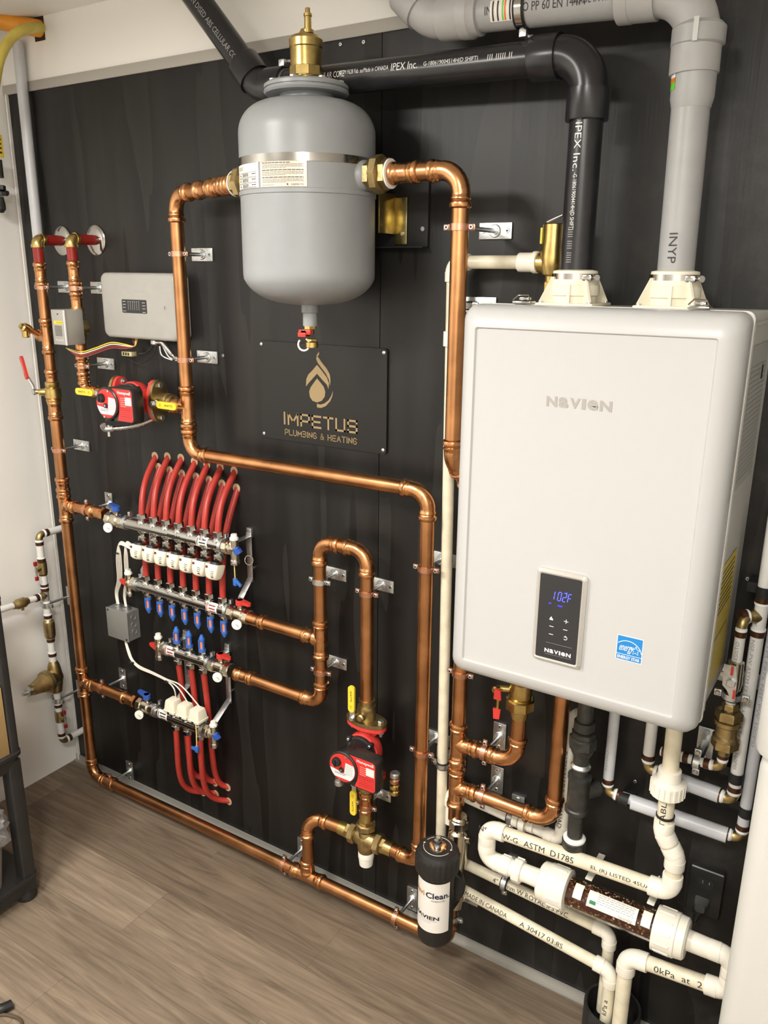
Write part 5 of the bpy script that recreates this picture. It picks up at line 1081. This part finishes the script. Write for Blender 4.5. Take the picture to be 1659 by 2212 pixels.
mb.lathe(q, ZA, [(.045, .0175), (.043, .023), (.020, .024), (.018, .026), (.014, .0345), (-.014, .0345), (-.018, .030), (-.020, .018)], PVC, 40)
for i in range(20):
    a = 2*pi*i/20; mb.box(q+Vector((math.cos(a)*.0345, math.sin(a)*.0345, 0)), (.003, .003, .026), PVC, (Vector((math.cos(a), math.sin(a), 0)), Vector((-math.sin(a), math.cos(a), 0)), ZA))
mb.build('union', cond)
mb = MB(); mb.cyl(V(2.132, .12, .93), ZA, .021, .075, PVC, 26); mb.build('boiler_drain_socket', cond)
MB().band(V(2.136, .12, .69), ZA, rc, .005, .0025, BLACKP).build('cable_tie', cond)
nt_ = thing('condensate_neutralizer', 'clear tube full of wet reddish brown marble chips between two ribbed white end caps', 'neutralizer', V(2.04, .12, .36))
nz = .409; NR = .034
MB().tube([V(1.935, .12, nz), V(2.158, .12, nz)], NR-.003, RESIN, 36).build('marble_chips', nt_)
mb = MB(); mb.lathe_closed(V(1.92, .12, nz), XA, [(0, NR-.002), (.25, NR-.002), (.25, NR+.001), (0, NR+.001)], GLASS, 40); mb.build('clear_tube', nt_)
rndc = random.Random(3); mb = MB(); CHIP = mat('marble_chip', (.62, .47, .30), .35, var=.25, vscale=90)
for i in range(150):
    a = rndc.uniform(-1.9, 2.6); x = rndc.uniform(1.945, 2.150)
    if rndc.random() < .45 and x < 2.09: a = rndc.uniform(1.2, 2.4)
    s_ = rndc.uniform(.0012, .0034); d_ = OUT*math.cos(a)+ZA*math.sin(a); c = V(x, .12, nz)+d_*(NR-.0036)
    mb.lathe(c-d_*s_*.6, d_, [(0, s_*.5), (s_*.6, s_), (s_*1.1, s_*.4)], CHIP, 6)
o_ = mb.build('loose_chips', nt_); o_['kind'] = 'stuff'
for s_, xx in ((-1, 1.930), (1, 2.160)):
    mb = MB(); mb.lathe(V(xx, .12, nz), XA*s_, [(-.018, .037), (-.016, .0475), (.030, .0475), (.032, .0455), (.048, .044), (.052, .039), (.053, .022), (.095, .021), (.096, .017)], PVC, 44)
    for i in range(12):
        a = 2*pi*i/12; dd = ZA*math.cos(a)+OUT*math.sin(a); mb.box(V(xx, .12, nz)+XA*s_*.006+dd*.0476, (.032, .006, .0028), PVC, (XA, XA.cross(dd), dd), ch=.0008)
    mb.build('end_cap', nt_)
mb = MB(); fr_ = (V(2.052, .12, nz), XA, None, None)
lp = lambda x0, x1, a0, a1, m, e: mb.patch(V(0, .12, nz), XA, NR+.001, a0, a1, x0, x1, m, OUT, e=e)
lp(1.998, 2.108, -1.32, -.30, TAPE, .0006); 
for j in range(5):
    x = 2.020
    while x < 2.10: w_ = rndc.uniform(.004, .010); lp(x, min(x+w_, 2.102), -1.22+.13*j, -1.19+.13*j, DASHG, .0011); x += w_+.002
lp(2.004, 2.018, -.72, -.50, mat('oval_green', (.02, .20, .06), .4), .0012)
Nn = (OUT*math.cos(-.42)+XA.cross(OUT)*math.sin(-.42)).normalized(); mb.text('NeutraPal', (V(2.085, .12, nz)+Nn*(NR+.001), XA, Nn.cross(XA), Nn), .0055, INKG, w=.030, e=.0012, cyl=NR+.001)
for x in (1.975, 2.128): lp(x-.010, x+.010, -1.4, -.45, PVC, .0014)
mb.build('label', nt_)
mb = MB()
for x in (1.985, 2.125): mb.box(V(x, .055, nz+.038), (.016, .10, .004), PVC, ch=.001); mb.box(V(x, .08, nz-.038), (.03, .05, .003), PVC)
mb.build('mounting_clip', nt_)
# union pieces left of neutralizer
un = thing('pvc_union', 'ribbed white PVC union between the elbow and the left cap of the clear neutralizer', 'pipe union', V(1.80, .12, nz-.03))
mb = MB(); mb.lathe(V(1.776, .12, nz-.001), XA, [(0, .017), (.001, .0225), (.026, .0225), (.027, .0205), (.036, .0205), (.037, .0275), (.056, .0275), (.058, .022), (.068, .020), (.070, .0165), (.086, .0165)], PVC, 36)
for i in range(10):
    a = 2*pi*i/10; dd = ZA*math.cos(a)+OUT*math.sin(a); mb.box(V(1.822, .12, nz)+dd*.0275, (.018, .003, .003), PVC, (XA, XA.cross(dd), dd)); mb.box(V(1.788, .12, nz)+dd*.0225, (.02, .003, .002), PVC, (XA, XA.cross(dd), dd))
mb.build('union_body', un)
run('pvc_pipe', 'thick PVC outlet pipe looping from the neutralizer right end into the drain, printed kPa', 'PVC pipe', [V(2.250, .12, nz), V(2.304, .12, nz+.002), V(2.304, .12, .322), V(2.092, .12, .302), V(2.092, .12, .10)], rc, PVCP, PVC, 'pvc', R=.026, hubL=.022, fk=1.22, texts=[(2, .085, '0kPa  at  23C', .013, (0, -1, .35), INKB, .13, -1)])
# drain pot
dp = thing('floor_drain', 'short wide black plastic drain pipe on the floor with three white pipes ending inside', 'drain', V(2.058, .070, 0))
mb = MB(); mb.lathe_closed(V(2.062, .072, 0), ZA, [(0, .0595), (.1, .0595), (.102, .0615), (.102, .0645), (.098, .0665), (0, .0665)], mat('drain_black', (.02, .02, .019), .45, var=.4, vscale=40), 48); mb.cyl(V(2.062, .072, .002), ZA, .060, .012, BLACKM, 40); mb.build('drain_body', dp)

# black iron gas pipe
ir = thing('gas_pipe', 'thick black iron gas pipe with union and capped dirt leg under the boiler', 'pipe', V(1.943, .1, .5)); gX = lambda z: V(1.943, .1, z)
seg(ir, [gX(1.0), gX(.515)], .0172, IRON)
MB().lathe(gX(.842), -ZA, [(0, .018), (.002, .0225), (.022, .0225), (.023, .018)], IRON, 26).build('coupling', ir)
mb = MB(); mb.hexn(gX(.815), -ZA, .0265, .014, IRON, 8); mb.hexn(gX(.802), -ZA, .031, .028, IRON, 8); mb.lathe(gX(.774), -ZA, [(0, .026), (.008, .024), (.020, .0185)], IRON, 26); mb.build('union_nut', ir)
MB().lathe(gX(.725), ZA, [(0, .0215), (.004, .0225), (.010, .018)], ZINC, 24).build('reducer', ir)
mb = MB(); mb.lathe(gX(.708), -ZA, [(0, .018), (.003, .0265), (.012, .0265), (.015, .0245), (.085, .0245), (.088, .0275), (.096, .0275), (.099, .018)], IRON, 30); mb.cyl(gX(.66), Vector((.6, .8, 0)), .020, .05, IRON, 20); mb.build('tee', ir)
MB().lathe(gX(.545), -ZA, [(0, .0215), (.004, .0255), (.012, .0245)], TEFLON, 26).build('tape_ring', ir)
MB().lathe(gX(.538), -ZA, [(0, .022), (.004, .0275), (.030, .0270), (.040, .022), (.043, .010)], IRON, 30).build('end_cap', ir)

# brass unions under the boiler
bu = thing('union_nut', 'wide brass union under the boiler on the upper copper branch', 'pipe union', V(1.786, .086, .80))
mb = MB(); q = V(1.786, .086, .790); mb.lathe(q, ZA, [(0, .0185), (.01, .0215), (.026, .0215)], BRASS, 28); mb.build('tail', bu)
MB().hexn(q+ZA*.024, ZA, .034, .028, BRASS, 8).build('nut', bu)
MB().lathe(q+ZA*.051, ZA, [(0, .024), (.012, .026), (.040, .026), (.042, .021), (.060, .020), (.062, .024), (.078, .024), (.080, .019), (.16, .019)], BRASS, 28).build('body', bu)
vv = thing('drain_valve', 'tiny drain valve with red butterfly handle left of the brass union under the boiler', 'drain valve', V(1.745, .09, .855))
mb = MB(); mb.tube([V(1.770, .088, .860), V(1.735, .100, .858)], .008, BRASS, 14); mb.lathe(V(1.738, .100, .858), Vector((-.3, -1, 0)), [(0, .008), (.014, .009), (.018, .006)], BRASS, 14); mb.build('valve_body', vv)
for s_ in (-1, 1):
    c = P(1075, 1520, .125)+ZA*s_*.024; MB().prism([(-.009, -.012), (.009, -.012), (.007, .012), (-.007, .014)], (c, XA, ZA*s_, OUT), .005, REDH).build('handle', vv)
MB().tube([P(1075, 1520, .124)-ZA*.016, P(1075, 1520, .124)+ZA*.016], .0035, BRASS, 8).build('stem', vv)
ba = thing('boiler_adapter', 'brass adapter joining the lower copper branch to the middle of the boiler bottom', 'pipe fitting', V(1.885, .086, .90))
mb = MB(); mb.lathe(V(1.885, .086, .885), ZA, [(0, .0185), (.003, .021), (.04, .021)], BRASS, 26); mb.hexn(V(1.885, .086, .925), ZA, .026, .020, BRASS); mb.cyl(V(1.885, .086, .94), ZA, .019, .065, BRASS, 24); mb.build('adapter_body', ba)
# relief valve
rl = thing('relief_valve', 'brass relief valve with lifting lever and yellow tag behind the top of the boiler', 'relief valve', V(1.782, .06, BZ1))
q = V(1.786, .060, 1.722); mb = MB(); mb.hexn(q, ZA, .0155, .018, BRASS); mb.hexn(q+ZA*.019, ZA, .017, .020, BRASS); mb.lathe(q+ZA*.038, ZA, [(0, .014), (.010, .014), (.014, .020), (.028, .024), (.045, .026), (.080, .0235), (.108, .0235), (.110, .021)], BRONZE if False else BRASS, 30)
mb.lathe(q+ZA*.074-XA*.012, -XA, [(0, .020), (.016, .019), (.026, .0185), (.029, .016)], BRASS, 26); mb.build('valve_body', rl)
mb = MB(); mb.tube([q+ZA*.150-XA*.016, q+ZA*.162+XA*.012], .0022, ZINC, 8); mb.box(q+ZA*.157, (.034, .012, .002), ZINC, ((XA+ZA*.4).normalized(), YA, (ZA-XA*.4).normalized()), ch=.0005); mb.build('lift_lever', rl)
mb = MB(); mb.box(q+ZA*.105+XA*.025, (.0016, .022, .085), mat('yellow_tag', (.60, .58, .08), .4)); mb.box(q+ZA*.125-XA*.022+OUT*.012, (.004, .004, .03), mat('yellow_tag', (.6, .58, .08), .4))
for i in range(7): mb.box(q+ZA*(.075+.009*i)+XA*.026, (.0008, .015, .003), INKB)
mb.build('tag', rl)

# strut clamps on the relief pipe and others
def strut(x, z, d, r, label, ax=ZA, L=.085, ringm=None, vertical=False):
    root = thing('strut_clamp', label, 'pipe clamp', V(x, 0, z)); u_ = XA if not vertical else ZA; s2 = ZA if not vertical else XA
    mb = MB(); mb.box(V(x, .003, z), (L, .034, .006), ZINC, (u_, s2, OUT), ch=.001); mb.tube([V(x, .006, z), V(x, d-r, z)], .009, ZINC, 10)
    for q in (-1, 1): mb.cyl(V(x, .006, z)+u_*q*L*.38, OUT, .006, .003, ZINC, 14, ch=.001)
    mb.build('base_plate', root)
    mb = MB(); mb.band(V(x, d, z), ax, r+.0028, .012, .0018, ZINC, 28)
    sd = ax.cross(YA).normalized()
    for q in (-1, 1): mb.box(V(x, d, z)+sd*q*(r+.012), (.014, .007, .014), ZINC, (sd, YA, ax), ch=.001); mb.cyl(V(x, d+.004, z)+sd*q*(r+.012), OUT, .005, .003, STEEL, 14, ch=.001)
    mb.build('clamp_band', root); mb = MB(); mb.band(V(x, d, z), ax, r+.0002, .018, .0025, BLACKM, 28); mb.build('rubber_lining', root)
strut(1.592, 1.708, .055, rv, 'zinc clamp at the boiler top left corner, behind the shiny copper pipe', L=.10)
strut(1.574, .570, .050, rv, 'rubber-lined zinc clamp on the cream relief pipe between two copper pipes')
strut(1.765, .487, .045, rv, 'zinc clamp with vertical plate on the white pipe behind the lower copper branch', XA, vertical=True, L=.075)
strut(1.765, .300, .058, rv, 'rubber-lined zinc clamp on the upper of the two drain pipes right of the black filter', XA, vertical=True)
strut(2.178, .815, .085, .011, 'zinc clamp with vertical plate on the small white pipe right of the boiler corner', XA, vertical=True, L=.075)
# PEX pipes at right
rp = .0108
def pp(*a): return [P(*q) for q in a]
a_ = P(1636, 1597, .04); b_ = P(1602, 1597, .06)
px1 = run('pex_pipe', 'grey-white pipe at the far right turning left low under the boiler', 'pipe', [V(1.993, .05, .985), V(1.993, .05, .652), V(a_.x-.002, .04, .640), V(a_.x, .04, 1.34)], .0118, GREYWP, BRONZE, 'pex', R=.016, fk=.95, texts=[(2, .35, 'ASTM F876 NSF-PW 100PSI', .006, (-.4, -1, 0), INKG, .25, -1), (0, .25, 'REHAU', .006, (-.4, -1, 0), INKG, .05, -1)])
px2 = run('pex_pipe', 'cream pipe with printed text at the far right turning left above the other', 'pipe', [V(2.072, .04, .985), V(2.072, .04, .736), V(b_.x, .055, .733), V(b_.x, .060, 1.36)], .0125, PEX, BRONZE, 'pex', R=.016, fk=.95, tees=[(2, .66, (-.8, -.6, 0))], texts=[(2, .25, 'PEX 3/4 NSF-PW ASTM F876 CSA B137.5 SDR9 160PSI', .007, (-.4, -1, 0), INKG, .34, -1)])
seg(px1, [V(2.05, .052, .6475), V(2.25, .046, .641)], .0165, GREYWP, 'pipe_sleeve'); seg(px2, [V(2.12, .045, .735), V(2.225, .052, .733)], .0165, GREYWP, 'pipe_sleeve')
zs_ = b_
stx = P(1590, 1440, .09).x; tz_ = .733+.66*(1.36-.733)
stk = run('pex_pipe', 'short white pipe with bronze fittings dropping through ball valve and brass union beside the boiler', 'pipe', [V(b_.x-.018, .072, tz_), V(stx, .092, tz_-.002), V(stx, .092, .822), V(2.105, .082, .812)], .0098, PEX, BRONZE, 'pex', R=.016, fk=1.0, coups=[(2, .75)], texts=[(1, .065, 'RESISTO', .007, (-.2, -1, 0), INKG, .045, -1)])
bvx = thing('ball_valve', 'ball valve with steel handle and two red marks beside the boiler lower right', 'valve', V(stx, .09, 1.03))
mb = MB(); mb.lathe(V(stx, .092, 1.060), -ZA, [(0, .011), (.002, .0145), (.020, .015), (.045, .016), (.062, .014), (.064, .011)], NICKEL, 22); mb.build('valve_body', bvx)
mb = MB(); mb.prism([(-.014, .030), (-.012, -.014), (-.002, -.024), (.006, -.040), (.014, -.040), (.013, .0), (.008, .030)], (V(stx-.004, .118, 1.030), XA, ZA, OUT), .003, ZINC); mb.hexn(V(stx-.001, .120, 1.025), OUT, .009, .007, ZINC); mb.build('handle', bvx)
for dz in (.020, -.028): MB().box(V(stx-.001+(-.001 if dz > 0 else .008), .1225, 1.030+dz), (.0045, .002, .018), REDH).build('red_mark', bvx)
strut(stx, .985, .092, .0135, 'wide zinc bracket clamping the pipe under the ball valve right of the boiler', L=.09)
cv = thing('check_valve', 'large brass hexagonal check valve hanging at the right of the boiler bottom corner', 'valve', V(stx, .092, .92))
q = V(stx, .092, .968); mb = MB(); mb.hexn(q, -ZA, .0155, .014, BRONZE); mb.hexn(q-ZA*.016, -ZA, .0265, .020, BRONZE); mb.lathe(q-ZA*.036, -ZA, [(0, .020), (.002, .0255), (.010, .0255), (.014, .021), (.034, .021), (.038, .0255), (.044, .0255), (.046, .020)], BRONZE, 30); mb.hexn(q-ZA*.080, -ZA, .0265, .020, BRONZE); mb.lathe(q-ZA*.099, -ZA, [(0, .015), (.010, .012), (.016, .012)], BRONZE, 22); mb.build('valve_body', cv)
for (x, d, z), lab in (((a_.x, .04, .708), 'black strap low on the rightmost pipe'), ((b_.x, .058, .790), 'black strap on the cream printed pipe above its elbow'), ((b_.x, .060, 1.198), 'black strap on the cream printed pipe beside the round screw'), ((2.033, .052, .6485), 'black strap on the low horizontal pipe under the boiler')):
    ax = ZA if x > 2.1 else XA; mb = MB(); mb.band(V(x, d, z), ax, .0128, .022, .0014, BLACKM, 24); mb.box(V(x, (d-.012)/2, z)+(XA*-.018 if x > 2.1 else ZA*-.018), (.028, d-.012, .02), BLACKM); single(mb, 'pipe_strap', lab, 'pipe strap')
# outlet, plug and cord
ou = thing('wall_outlet', 'black double socket outlet on the black board at lower right', 'outlet', V(2.22, 0, .452))
mb = MB(); mb.rings([[V(2.2195+x, d, .455+z) for x, z in rrect(.0365-i, .060-i, .004, 3)] for d, i in ((0, 0), (.010, 0), (.013, .002))], mat('outlet_black', (.016, .016, .015), .3)); mb.box(V(2.2195, .012, .5135), (.066, .004, .0018), GREYPP); mb.build('cover_plate', ou)  # thin grey bar paints the glint along the plate's top edge
mb = MB(); mb.rings([[V(2.2195+x, d, .478+z) for x, z in rrect(.017, .014, .006, 3)] for d in (.012, .0145)], BLACKP); 
for x in (-.007, .007): mb.box(V(2.2195+x, .0147, .483), (.0018, .0006, .007), ZINC)
mb.build('socket_face', ou)
pl = thing('power_plug', 'black plug with curved cord in the lower socket of the black outlet', 'plug', V(2.22, .02, .43))
mb = MB(); mb.rings([[V(2.217+x, d, .430+z) for x, z in rrect(hx, hz, .005, 3)] for d, hx, hz in ((.013, .016, .012), (.030, .014, .011), (.040, .010, .009))], mat('plug_grey', (.06, .06, .055), .45)); mb.lathe(V(2.215, .030, .420), Vector((-.2, -.3, -1)), [(0, .010), (.010, .010), (.012, .007), (.028, .0055)], BLACKP, 14); mb.build('plug_body', pl)
MB().tube(spline([V(2.208, .04, .392), V(2.195, .045, .368), V(2.165, .05, .358), V(2.140, .045, .385), V(2.13, .03, .44), V(2.122, .03, .60), V(2.11, .03, .80), V(2.10, .05, 1.0)], 8), .0032, BLACKP, 10).build('cord', pl)

# ================================================================== RIGHT APPLIANCE
ap = thing('water_softener', 'white rounded appliance cut off by the right edge of the photo', 'appliance', V(2.55, .34, 0))
APW = mat('appliance_white', (.48, .47, .44), .45)
def ar_(i, z, r=.03): return [V(2.322+.26+x, .335+y, z) for x, y in rrect(.26-i, .165-i, max(r-i, .004), 5)]
mb = MB(); mb.rings([ar_(0, 0), ar_(0, 1.075), ar_(.004, 1.090), ar_(.012, 1.098), ar_(.02, 1.099)], APW); mb.build('cabinet', ap)
mb = MB(); mb.rings([ar_(.006, 1.100), ar_(-.008, 1.104), ar_(-.010, 1.112), ar_(-.010, 1.220), ar_(-.004, 1.245), ar_(.012, 1.260), ar_(.05, 1.268)], APW); mb.build('lid', ap)

# ================================================================== LEFT WALL PLUMBING
lx, ld = .055, .093
ZL = lambda py: .925-(py-1150)*.00173
ls = run('pex_pipe', 'white pipe with dark crimp rings against the left white wall, ends entering the black board', 'pipe', [V(lx, .0, ZL(1152)), V(lx, ld, ZL(1152)), V(lx, ld, ZL(1604)), V(lx, .0, ZL(1604))], .0118, PEX, BRONZE, 'pex', R=.016, fk=1.0,
    tees=[(1, (1276-1152)/(452), OUT)])
for py in (1231, 1264, 1203, 1322, 1373, 1405, 1600-50, 1520):
    mb = MB(); mb.band(V(lx, ld, ZL(py)), ZA, .0119, .011, .0018, COPRING, 24); mb.band(V(lx, ld, ZL(py)+.008), ZA, .0119, .004, .0018, TEFLON, 24); mb.build('crimp_ring', ls)
run('pex_pipe', 'short white pipe running along the left wall toward the viewer from a tee', 'pipe', [V(lx, ld+.03, ZL(1276)), V(lx, ld+.24, ZL(1272))], .0105, PEX, BRONZE, 'pex')
ck = thing('check_valve', 'dark bronze inline check valve on the pipe along the left wall', 'valve', V(lx, .2, .71)); mb = MB(); mb.lathe(V(lx, .160, ZL(1275)), OUT, [(0, .012), (.006, .013), (.014, .0175), (.040, .0175), (.048, .013), (.056, .012)], BRONZE, 22); mb.cyl(V(lx+.004, .185, ZL(1275)-.014), -ZA, .005, .010, BRONZE, 12); mb.build('valve_body', ck)
def small_valve(z, side, label):
    t = thing('ball_valve', label, 'valve', V(lx, ld, z)); mb = MB(); mb.lathe(V(lx, ld, z-.022), ZA, [(0, .012), (.002, .0155), (.042, .0155), (.044, .012)], BRONZE, 22)
    dv_ = Vector((.35, -.9, 0)) if side < 0 else Vector((.9, -.1, 0)); mb.cyl(V(lx, ld, z), dv_, .007, .034, BRONZE, 12); mb.build('valve_body', t); e = V(lx, ld, z)+dv_.normalized()*.036
    mb = MB(); mb.tube([e-ZA*.022, e+ZA*.022], .0035, ZINC, 8); mb.build('handle', t)
    for s_ in (-1, 1): MB().box(e+ZA*s_*.026, (.008, .012, .015), mat('dark_red_cap', (.30, .012, .012), .4), ch=.002).build('handle_tip', t)
small_valve(ZL(1219), -1, 'bronze ball valve with red-tipped handle near the top of the left wall pipe'); small_valve(ZL(1545), 1, 'bronze ball valve with red-tipped handle near the bottom of the left wall pipe')
c1 = thing('check_valve', 'dark bronze barrel check valve in the middle of the left wall pipe', 'valve', V(lx, ld, ZL(1350))); MB().lathe(V(lx, ld, ZL(1370)), ZA, [(0, .012), (.004, .016), (.012, .0185), (.055, .0195), (.064, .0185), (.068, .014), (.072, .012)], BRONZE, 26).build('valve_body', c1)
pr = thing('pressure_regulator', 'bell-shaped bronze pressure regulator sticking out from the left wall pipe', 'pressure regulator', V(lx, ld, ZL(1455)))
q = V(lx, ld, ZL(1456)); mb = MB(); mb.lathe(V(lx, ld, ZL(1490)), ZA, [(0, .013), (.005, .020), (.03, .024), (.06, .027), (.09, .023), (.11, .019), (.122, .013)], BRONZE, 28); ax_ = Vector((.10, -1, -.02)).normalized(); mb.lathe(q-ax_*.0, ax_, [(0, .03), (.020, .034), (.028, .040), (.042, .040), (.046, .033), (.080, .024), (.100, .020)], BRONZE, 32); mb.lathe(q, YA, [(0, .022), (.022, .018)], BRONZE, 22); mb.build('regulator_body', pr)
mb = MB(); mb.lathe(q+ax_*.100, ax_, [(0, .010), (.012, .010)], ZINC, 14); mb.hexn(q+ax_*.108, ax_, .018, .012, ZINC); mb.cyl(q+ax_*.118, ax_, .006, .018, ZINC, 10); mb.build('adjusting_screw', pr)
for z, lab in ((ZL(1296), 'zinc rod clamp on the left wall pipe just below its tee'), (ZL(1507), 'zinc rod clamp on the left wall pipe below the bell-shaped regulator')):
    t = thing('pipe_clamp', lab, 'pipe clamp', V(lx, 0, z)); MB().tube([V(lx+.004, 0, z), V(lx, ld-.015, z)], .0042, ZINC, 10).build('threaded_rod', t)
    mb = MB(); mb.band(V(lx, ld, z), ZA, .0150, .016, .003, ZINC, 26); mb.box(V(lx+.024, ld, z), (.016, .008, .012), ZINC, ch=.001); mb.box(V(lx-.024, ld, z), (.016, .008, .012), ZINC, ch=.001); mb.build('clamp_band', t)
    MB().box(V(lx+.004, .002, z), (.03, .004, .07), ZINC, ch=.001).build('mounting_plate', t)

# ================================================================== SHELF AT LEFT
SHX, SHY = .497, .520; SB = mat('shelf_black', (.022, .021, .020), .5, var=.15)
sh = thing('shelving_unit', 'black plastic shelving unit at the left edge beside the white wall', 'shelf', V(.3, .95, 0))
def post(x, d, z0, z1, h=.020):
    mb = MB(); R_ = [[V(x+a, d+b, z) for a, b in rrect(h, h, .006, 3)] for z in (z0, z1)]; mb.rings(R_, SB); return mb.build('post', sh)
zS2 = PX(46, 1625, SHX).z; zS1 = .072
zS3 = PX(5, 1280, SHX).z-.03
for x, x2 in ((SHX-.022, SHX-.016), (.12, .115)):
    for d, d2 in ((SHY+.022, SHY+.014), (1.42, 1.43)): post(x, d, .03, zS2-.02); post(x2, d2, zS2, zS3, .013)
for z in (zS1, zS2, zS3):
    mb = MB(); x0, x1, y0, y1 = .09, SHX+.002, SHY-.004, 1.45
    mb.rings([[V((x0+x1)/2+a, (y0+y1)/2+b, zz) for a, b in rrect((x1-x0)/2-i, (y1-y0)/2-i, .03, 4)] for zz, i in ((z-.045, .010), (z-.043, .006), (z-.010, .002), (z-.004, -.004), (z+.006, -.004), (z+.008, .0))], SB)
    mb.build('shelf_tray', sh)
for x in (SHX-.026, .12):
    for d in (SHY+.026, 1.42): MB().lathe(V(x, d, 0), ZA, [(0, .026), (.012, .030), (.030, .026)], SB, 18).build('foot', sh)
MB().lathe(V(SHX-.020, SHY+.020, zS3+.006), ZA, [(0, .022), (.006, .027), (.016, .026), (.022, .016)], SB, 18).build('post_cap', sh)
cb = thing('cardboard_box', 'tan cardboard box with printed paragraph on the upper black shelf', 'box', V(.3, .8, zS2+.008))
xs = SHX-.006; zt_ = PX(15, 1480, xs).z; dB_ = SHY+.030
mb = MB(); mb.box(V((xs+.14)/2, dB_+.17, (zS2+.008+zt_)/2), (xs-.14, .34, zt_-zS2-.008), CARD, ch=.001); mb.box(V((xs+.14)/2, dB_+.17, zt_+.0005), (xs-.14, .02, .0012), mat('carton_tape', (.5, .36, .2), .3))
fr_ = (V(xs, dB_, zS2), OUT*1.0, ZA, XA); frs = (Vector((xs, -dB_, zS2)), Vector((0, -1, 0)), ZA, XA)
for i in range(9):
    # writing reads towards the back wall on this face
    y = .03
    while y < .15: w_ = random.uniform(.008, .02); mb.add([(xs+.0008, -dB_-y, zS2+.12-i*.011), (xs+.0008, -dB_-y-w_, zS2+.12-i*.011), (xs+.0008, -dB_-y-w_, zS2+.1235-i*.011), (xs+.0008, -dB_-y, zS2+.1235-i*.011)], [(0, 1, 2, 3)], mat('brown_print', (.12, .07, .03), .6)); y += w_+.004
mb.build('carton', cb)
bn = thing('storage_bin', 'dull pinkish grey plastic bin on the bottom black shelf', 'bin', V(.3, .9, zS1))
mb = MB(); mb.rings([[V(.335+a, .79+b, z) for a, b in rrect(.15+g, .20+g, .03, 4)] for z, g in ((zS1+.008, -.012), (zS1+.16, 0), (zS1+.163, .008), (zS1+.175, .008), (zS1+.176, .0))], mat('bin_grey', (.22, .19, .18), .5)); mb.build('bin_body', bn)
pb = thing('plastic_bag', 'crumpled clear plastic bag bulging out of the lower black shelf', 'bag', V(.45, .70, zS1+.18))
import bmesh
bmx = bmesh.new(); bmesh.ops.create_icosphere(bmx, subdivisions=4, radius=1); rb = random.Random(5)
from mathutils import noise
for v in bmx.verts:
    n = v.co.normalized(); k = 1+.40*noise.noise(n*1.9)-.30*abs(noise.noise(n*3.7)); v.co = Vector((n.x*.085*k+.470, n.y*.13*k-.71, n.z*.085*k+zS1+.225))
me = bpy.data.meshes.new('film'); bmx.to_mesh(me); bmx.free(); me.polygons.foreach_set('use_smooth', [False]*len(me.polygons))
BAG = mat('clear_film', (.30, .295, .29), .1, alpha=.38, spec=.9, coat=.8); me.materials.append(BAG); fo = bpy.data.objects.new('film', me); COL.objects.link(fo); fo.parent = pb; fo.matrix_parent_inverse = Matrix.Translation(-Vector(pb.location))
w0 = Vector((0, 0, 0))
def PZ(px, py, z): v = ray(px, py); return Vector((CX, CY, CZ))+v*((z-CZ)/v.z)
sc_ = thing('extension_lead', 'dark cord end lying on the floor in the bottom left corner', 'cord', PZ(5, 2180, 0))
MB().tube(spline([PZ(-30, 2185, .012), PZ(0, 2180, .012), PZ(28, 2168, .010)]), [.012]*12+[.004], BLACKP, 12).build('plug_end', sc_)
MB().tube(spline([PZ(-30, 2196, .004), PZ(10, 2192, .004), PZ(40, 2200, .004), PZ(48, 2215, .004), PZ(40, 2240, .004)]), .004, mat('brown_cord', (.09, .06, .035), .5), 10).build('cord', sc_)
